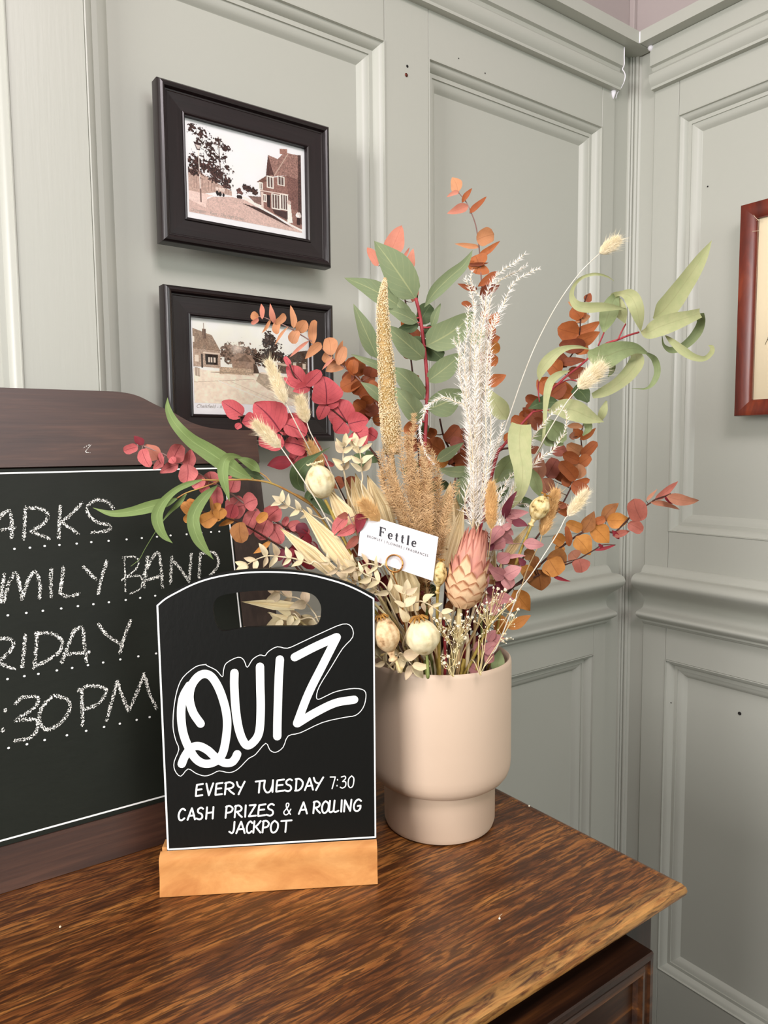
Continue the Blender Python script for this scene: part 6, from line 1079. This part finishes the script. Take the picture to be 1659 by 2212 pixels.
# ================================================================== GYPSOPHILA
GY = [(1270, 205), (1310, 215), (1310, 265), (1375, 225), (1200, 250), (1420, 310), (1170, 355), (1110, 370), (1125, 410), (980, 445), (1040, 470), (1080, 470), (1190, 400), (830, 480), (870, 500), (790, 480), (760, 500), (925, 520), (910, 572), (950, 545), (1055, 540), (1060, 575), (1260, 510), (1440, 330), (1490, 400), (1440, 452), (1460, 318), (1015, 655), (830, 600), (850, 650), (945, 710), (920, 775), (865, 822), (825, 835), (830, 882), (810, 885), (1390, 665), (1355, 685), (965, 590), (990, 500), (735, 480), (1240, 440), (1320, 410), (1370, 620), (1215, 600), (1000, 560), (1100, 510), (890, 610), (960, 880), (1150, 640), (780, 560), (1040, 420), (1210, 340), (1345, 240)]
for gi, (lab, sel, ori, e, dep) in enumerate((('spray of tiny white gypsophila blooms rising beside the mauve leaves', lambda x: x > 1095, (1150, 985), (.03, -.06), .79), ('spray of tiny white gypsophila blooms spilling over the pot rim centre', lambda x: x <= 1095, (905, 1000), (.0, -.066), .782))):
    pts = [p for p in GY if sel(p[0])]; b = Branch('gypsophila_spray', lab, 'dried flower', 'H', [(ori[0], ori[1]-40), ori], dep, (.0006, .0009), S_STR, e); O = U(*px('H', *ori), dep); hubs = []
    for k in range(6): h = pts[(k*len(pts))//6]; hubs.append((ori[0]+(h[0]-ori[0])*.55, ori[1]+(h[1]-ori[1])*.55))
    for h in hubs: b.parts.append(tube(catmull([O, U(*px('H', ori[0]*.6+h[0]*.4+R.uniform(-14, 14), ori[1]*.6+h[1]*.4), dep-.003), U(*px('H', *h), dep-.004)], 3), .00042, 5))
    parts = []
    for p in pts:
        h = min(hubs, key=lambda q_: math.hypot(q_[0]-p[0], q_[1]-p[1])); dz = R.uniform(-.012, .008); H3 = U(*px('H', *h), dep-.004); P3 = U(*px('H', *p), dep+dz); M3 = H3*.45+P3*.55+np.array((R.uniform(-.002, .002), 0, R.uniform(-.002, .002)))
        b.parts.append(tube(catmull([H3, M3, P3], 3), .00030, 4))
        for _ in range(3):
            E3 = M3+(P3-M3)*.3+np.array([R.uniform(-.006, .006) for _ in range(3)]); b.parts.append(tube([M3, E3], .00022, 4)); c0 = E3
            parts.append(lathe([(.0001, -.0006), (.0006, -.0003), (.0007, .0002), (.0003, .0007)], 7, c0, (0, 0, 1)))
        r = R.uniform(.0015, .0023); bl = []
        for _ in range(14):
            v = nrm([R.gauss(0, 1) for _ in range(3)]); bl.append(lathe([(.0001, -r*.32), (r*.36, -r*.1), (r*.36, r*.15), (.0001, r*.4)], 7, P3+v*r*.55, v))
        V, Fc, _ = merge(bl); mk('bloom', V, Fc, P_GYP if 'P_GYP' in globals() else M_GYP, b.obj)
    V, Fc, _ = merge(parts); mk('bud', V, Fc, M_GYP, b.obj, kind='stuff'); b.done()

# ================================================================== CARD AND HOLDER
dC = (.800, .796, .790, .794); cor = [(781, 1108), (947, 1160), (935, 1255), (773, 1200)]
cd0 = [U(*cor[0], .802), U(*cor[1], .796)]; ux = nrm(cd0[1]-cd0[0]); cw = np.linalg.norm(cd0[1]-cd0[0]); C3 = U(*cor[3], .795); vy = C3-cd0[0]; vy = vy-ux*(vy@ux)*.75; ch = np.linalg.norm(vy); uy = vy/ch
S_, _f = None, None
nC = nrm(np.cross(ux, uy)); nC = nC if nC@fw < 0 else -nC
def CP(u, v, o=0): return cd0[0]+ux*cw*u+(U(*cor[3], .795)-cd0[0])*v+(U(*cor[2], .790)-U(*cor[3], .795)-ux*cw)*u*v+nC*o
def quadgrid(o):
    V = [CP(i/6, j/4, o) for j in range(5) for i in range(7)]; return V, [(j*7+i, j*7+i+1, (j+1)*7+i+1, (j+1)*7+i) for j in range(4) for i in range(6)]
ct = thing('business_card', CP(.5, 1), 'white florist card reading Fettle clipped among the flowers', 'card')
g1 = quadgrid(.0002); g2 = quadgrid(-.0002); V = g1[0]+g2[0]; Fc = g1[1]+[tuple(35+i for i in f[::-1]) for f in g2[1]]
per = [(j*7+i) for j, i in [(0, i) for i in range(7)]+[(j, 6) for j in range(1, 5)]+[(4, i) for i in range(5, -1, -1)]+[(j, 0) for j in range(3, 0, -1)]]
for k in range(len(per)): a_, b_ = per[k], per[(k+1) % len(per)]; Fc.append((a_, b_, 35+b_, 35+a_))
mk('card', V, Fc, M_CARD, ct, smooth=False)
# serif title, strokes with thick / thin widths in card space (u across, v down)
def cstroke(pts, r, o=.0004): return stroke_mesh([np.array(p) for p in pts], r, lambda u, v, oo: CP(u, v, oo), o, False)
GL = {'F': (.7, [((.18, 0), (.18, 1), .10), ((0, 1), (.38, 1), .03), ((0, 0), (.9, 0), .045), ((.9, 0), (.93, .22), .035), ((.18, .48), (.66, .48), .04), ((.66, .38), (.66, .60), .03)]),
 'e': (.55, [((.1, .66), (.9, .64), .04), ((.9, .64), (.82, .42), .06), ((.82, .42), (.55, .34), .045), ((.55, .34), (.2, .45), .06), ((.2, .45), (.08, .68), .09), ((.08, .68), (.22, .92), .08), ((.22, .92), (.55, 1.0), .05), ((.55, 1.0), (.92, .86), .035)]),
 't': (.36, [((.4, .12), (.4, .86), .09), ((.4, .86), (.6, 1.0), .06), ((.6, 1.0), (.98, .9), .035), ((0, .37), (.9, .37), .035)]), 'l': (.26, [((.5, -.05), (.5, 1), .10), ((.1, 1), (.95, 1), .03), ((.15, -.02), (.5, -.05), .03)])}
u0 = .25; hh = .20; vb0 = .19; parts = []
for ch_, du in zip('Fettle', (.080, .056, .040, .040, .030, .056)):
    wl_ = du
    for p, q_, r in GL[ch_][1]:
        p3 = (u0+p[0]*wl_, vb0+p[1]*hh+.00); q3 = (u0+q_[0]*wl_, vb0+q_[1]*hh)
        # constant-width stroke laid in true card space
        A3, B3 = CP(*p3, .0006), CP(*q3, .0006); t_3 = nrm(B3-A3); s3 = np.cross(t_3, nC)*(r*.0090+.00012); e3 = t_3*r*.0022
        parts.append(([A3-s3-e3, A3+s3-e3, B3+s3+e3, B3-s3+e3], [(0, 1, 2, 3)]))
    u0 += wl_+.036
mk('card_title', *merge(parts), M_INK, ct, smooth=False)
c_ = bpy.data.curves.new('t', 'FONT'); c_.body = 'BROMLEY | FLOWERS | FRAGRANCES'; c_.size = 1; c_.space_character = 1.35; tmp = bpy.data.objects.new('tmp', c_); COL.objects.link(tmp); bpy.context.view_layer.update()
me = bpy.data.meshes.new_from_object(tmp); bpy.data.objects.remove(tmp); vv = np.array([(q_.co.x, q_.co.y) for q_ in me.vertices]); ff = [list(f.vertices) for f in me.polygons]; x0, x1 = vv[:, 0].min(), vv[:, 0].max(); sc = .80/(x1-x0)
mk('card_subtitle', [CP(.10+(x-x0)*sc, .515-y*sc*cw/ch*1.15, .0006) for x, y in vv], ff, M_INK, ct, smooth=False)
ring = thing('card_holder', U(862, 1230, .79), 'small copper ring card holder gripping the bottom of the white card', 'card holder')
c0 = U(852, 1217, .7905); parts = []
for rr, off in ((.0090, .0016), (.0093, -.0014)):
    P = [c0+ux*math.cos(t)*rr*1.0+uy*math.sin(t)*rr+nC*off for t in np.linspace(0, 6.283, 33)]; parts.append(tube(P, .00075, 8))
mk('ring', *merge(parts)[:2], M_GOLD, ring)
g = tube(catmull([c0+uy*.0093, U(866, 1290, .800), U(880, 1380, .81), entry(-.02, -.05, 1.0), entry(-.015, -.04, .885)], 5), .0008, 6); mk('rod', g[0], g[1], M_GOLD, ring)

# ================================================================== BARE STEMS IN THE POT
for lab, x, y, e, m_, r, top in (('thick straw-coloured cut stem behind the round poppy pod', 900, 1440, -.028, S_STR, .0032, (893, 1400)), ('green stem just right of the round poppy pod', 934, 1440, -.012, S_GRN, .0026, (930, 1400)), ('brown woody stem standing upright in the pot centre', 990, 1440, .012, S_TAN, .003, (985, 1330)), ('pale cream stem in the pot under the gypsophila', 1010, 1420, .022, S_CRM, .003, (1008, 1370)), ('dark purple-brown stem at the right of the pot', 1040, 1420, .04, S_BRN, .0022, (1050, 1330)), ('deep red stem in the pot left of centre', 962, 1440, 0, S_RED, .0022, (958, 1340)), ('dark red-brown stalk leaning left behind the sign', 850, 1380, -.04, S_BRN, .0028, (838, 1290)), ('pale straw stem leaning left beside the sign shoulder', 838, 1330, -.045, S_STR, .003, (820, 1290)), ('dry brown stem between the red and brown stems', 975, 1430, .005, S_BRN, .002, (972, 1350)), ('dry yellow-green stem near the right rim', 1030, 1440, .03, S_DRY, .0018, (1060, 1330))):
    P = catmull([U(*top, .835), U(x, y, .83), entry(e, -.03, .96), entry(e*.7, -.02, .885)], 5); g = tube(P, r*.8, 8); o = mk('cut_stem', g[0], g[1], m_, loc=P[-1]); props(o, lab, 'stem', 'stems in the pot')

# ================================================================== DEEP FILL BETWEEN THE STEMS
FILL = [('dark rust-leaved branch filling the gap under the protea', [(1010, 1150), (1000, 1240), (985, 1330), (970, 1420)], .875, (L_RUST, L_AMBD, L_COP), 34, 6, (.005, .01)),
 ('branch of brown and plum leaves behind the gypsophila', [(1080, 1220), (1060, 1290), (1030, 1360), (1010, 1430)], .87, (L_REDD, L_AMBD, L_MAUD), 30, 6, (.025, .01)),
 ('branch of deep green leaves low in the middle of the bouquet', [(880, 1180), (890, 1260), (905, 1340), (930, 1430)], .87, (L_GRYD, L_GRYD, L_AMBD), 34, 6, (-.015, .02)),
 ('branch of rust leaves filling the left side behind the cream palm blades', [(740, 1030), (770, 1130), (810, 1230), (850, 1330), (880, 1430)], .885, (L_RUST, L_REDD, L_ORG), 36, 8, (-.035, .02)),
 ('branch of rust leaves filling behind the tan plume', [(900, 900), (905, 1000), (910, 1100), (915, 1250), (930, 1400)], .915, (L_RUST, L_ORG, L_GRYD), 36, 8, (-.01, .04)),
 ('branch of brown leaves behind the white plume base', [(1000, 940), (1020, 1030), (1030, 1120), (1010, 1260), (990, 1400)], .90, (L_RUST, L_ORG, L_COP), 34, 8, (.01, .03))]
for lab, st, dp, ms, sz, n_, e in FILL:
    b = Branch(EB, lab, 'branch', 'P', st, dp, (.0009, .0016), S_BRN, e); b.fill(n_, .0, .92, sz, ms); b.done()
rr_ = random.Random(21)
SM = [(S_BRN, 'dark brown'), (S_STR, 'straw'), (S_RED, 'dark red'), (S_TAN, 'tan'), (S_GRN, 'olive'), (S_DRY, 'mustard')]
ORD = ['first', 'second', 'third', 'fourth', 'fifth', 'sixth', 'seventh', 'eighth', 'ninth', 'tenth', 'eleventh', 'last']
for k in range(12):
    x = 845+k*19.5; t_x = x+rr_.uniform(-30, 30)+(x-955)*.25; m_, nm = SM[k % 6]
    P = catmull([U(t_x, rr_.uniform(1250, 1330), .865), U(x, 1430, .86), entry((x-955)*.00042, .0, .96), entry((x-955)*.0003, 0, .885)], 5); g = tube(P, rr_.uniform(.0010, .0019), 7); o = mk('thin_stem', g[0], g[1], m_, loc=P[-1]); props(o, 'thin %s stem deep in the pot, %s of the row counted from the left' % (nm, ORD[k]), 'stem', 'thin stems bunched deep in the pot')

# ================================================================== CRUMBS
for x, y, lb in ((1143, 1741, 'tiny white crumb on the tabletop behind the pot right side'), (1079, 1984, 'tiny dried flower bud with thread-like stalk on the tabletop'), (130, 2002, 'tiny pale speck on the tabletop at lower left')):
    p = onZ(x, y, .8012); g = lathe([(.0001, -.0010), (.0009, -.0006), (.0011, 0), (.0007, .0008), (.0001, .0011)], 8, p); parts = [g]
    if x == 1079: parts.append(tube([p, p+np.array((.004, .0035, -.0006)), p+np.array((.008, .0042, -.0008))], .0002, 5))
    V, Fc, _ = merge(parts); o = mk('petal_crumb', V, Fc, M_GYP, loc=p); props(o, lb, 'crumb')
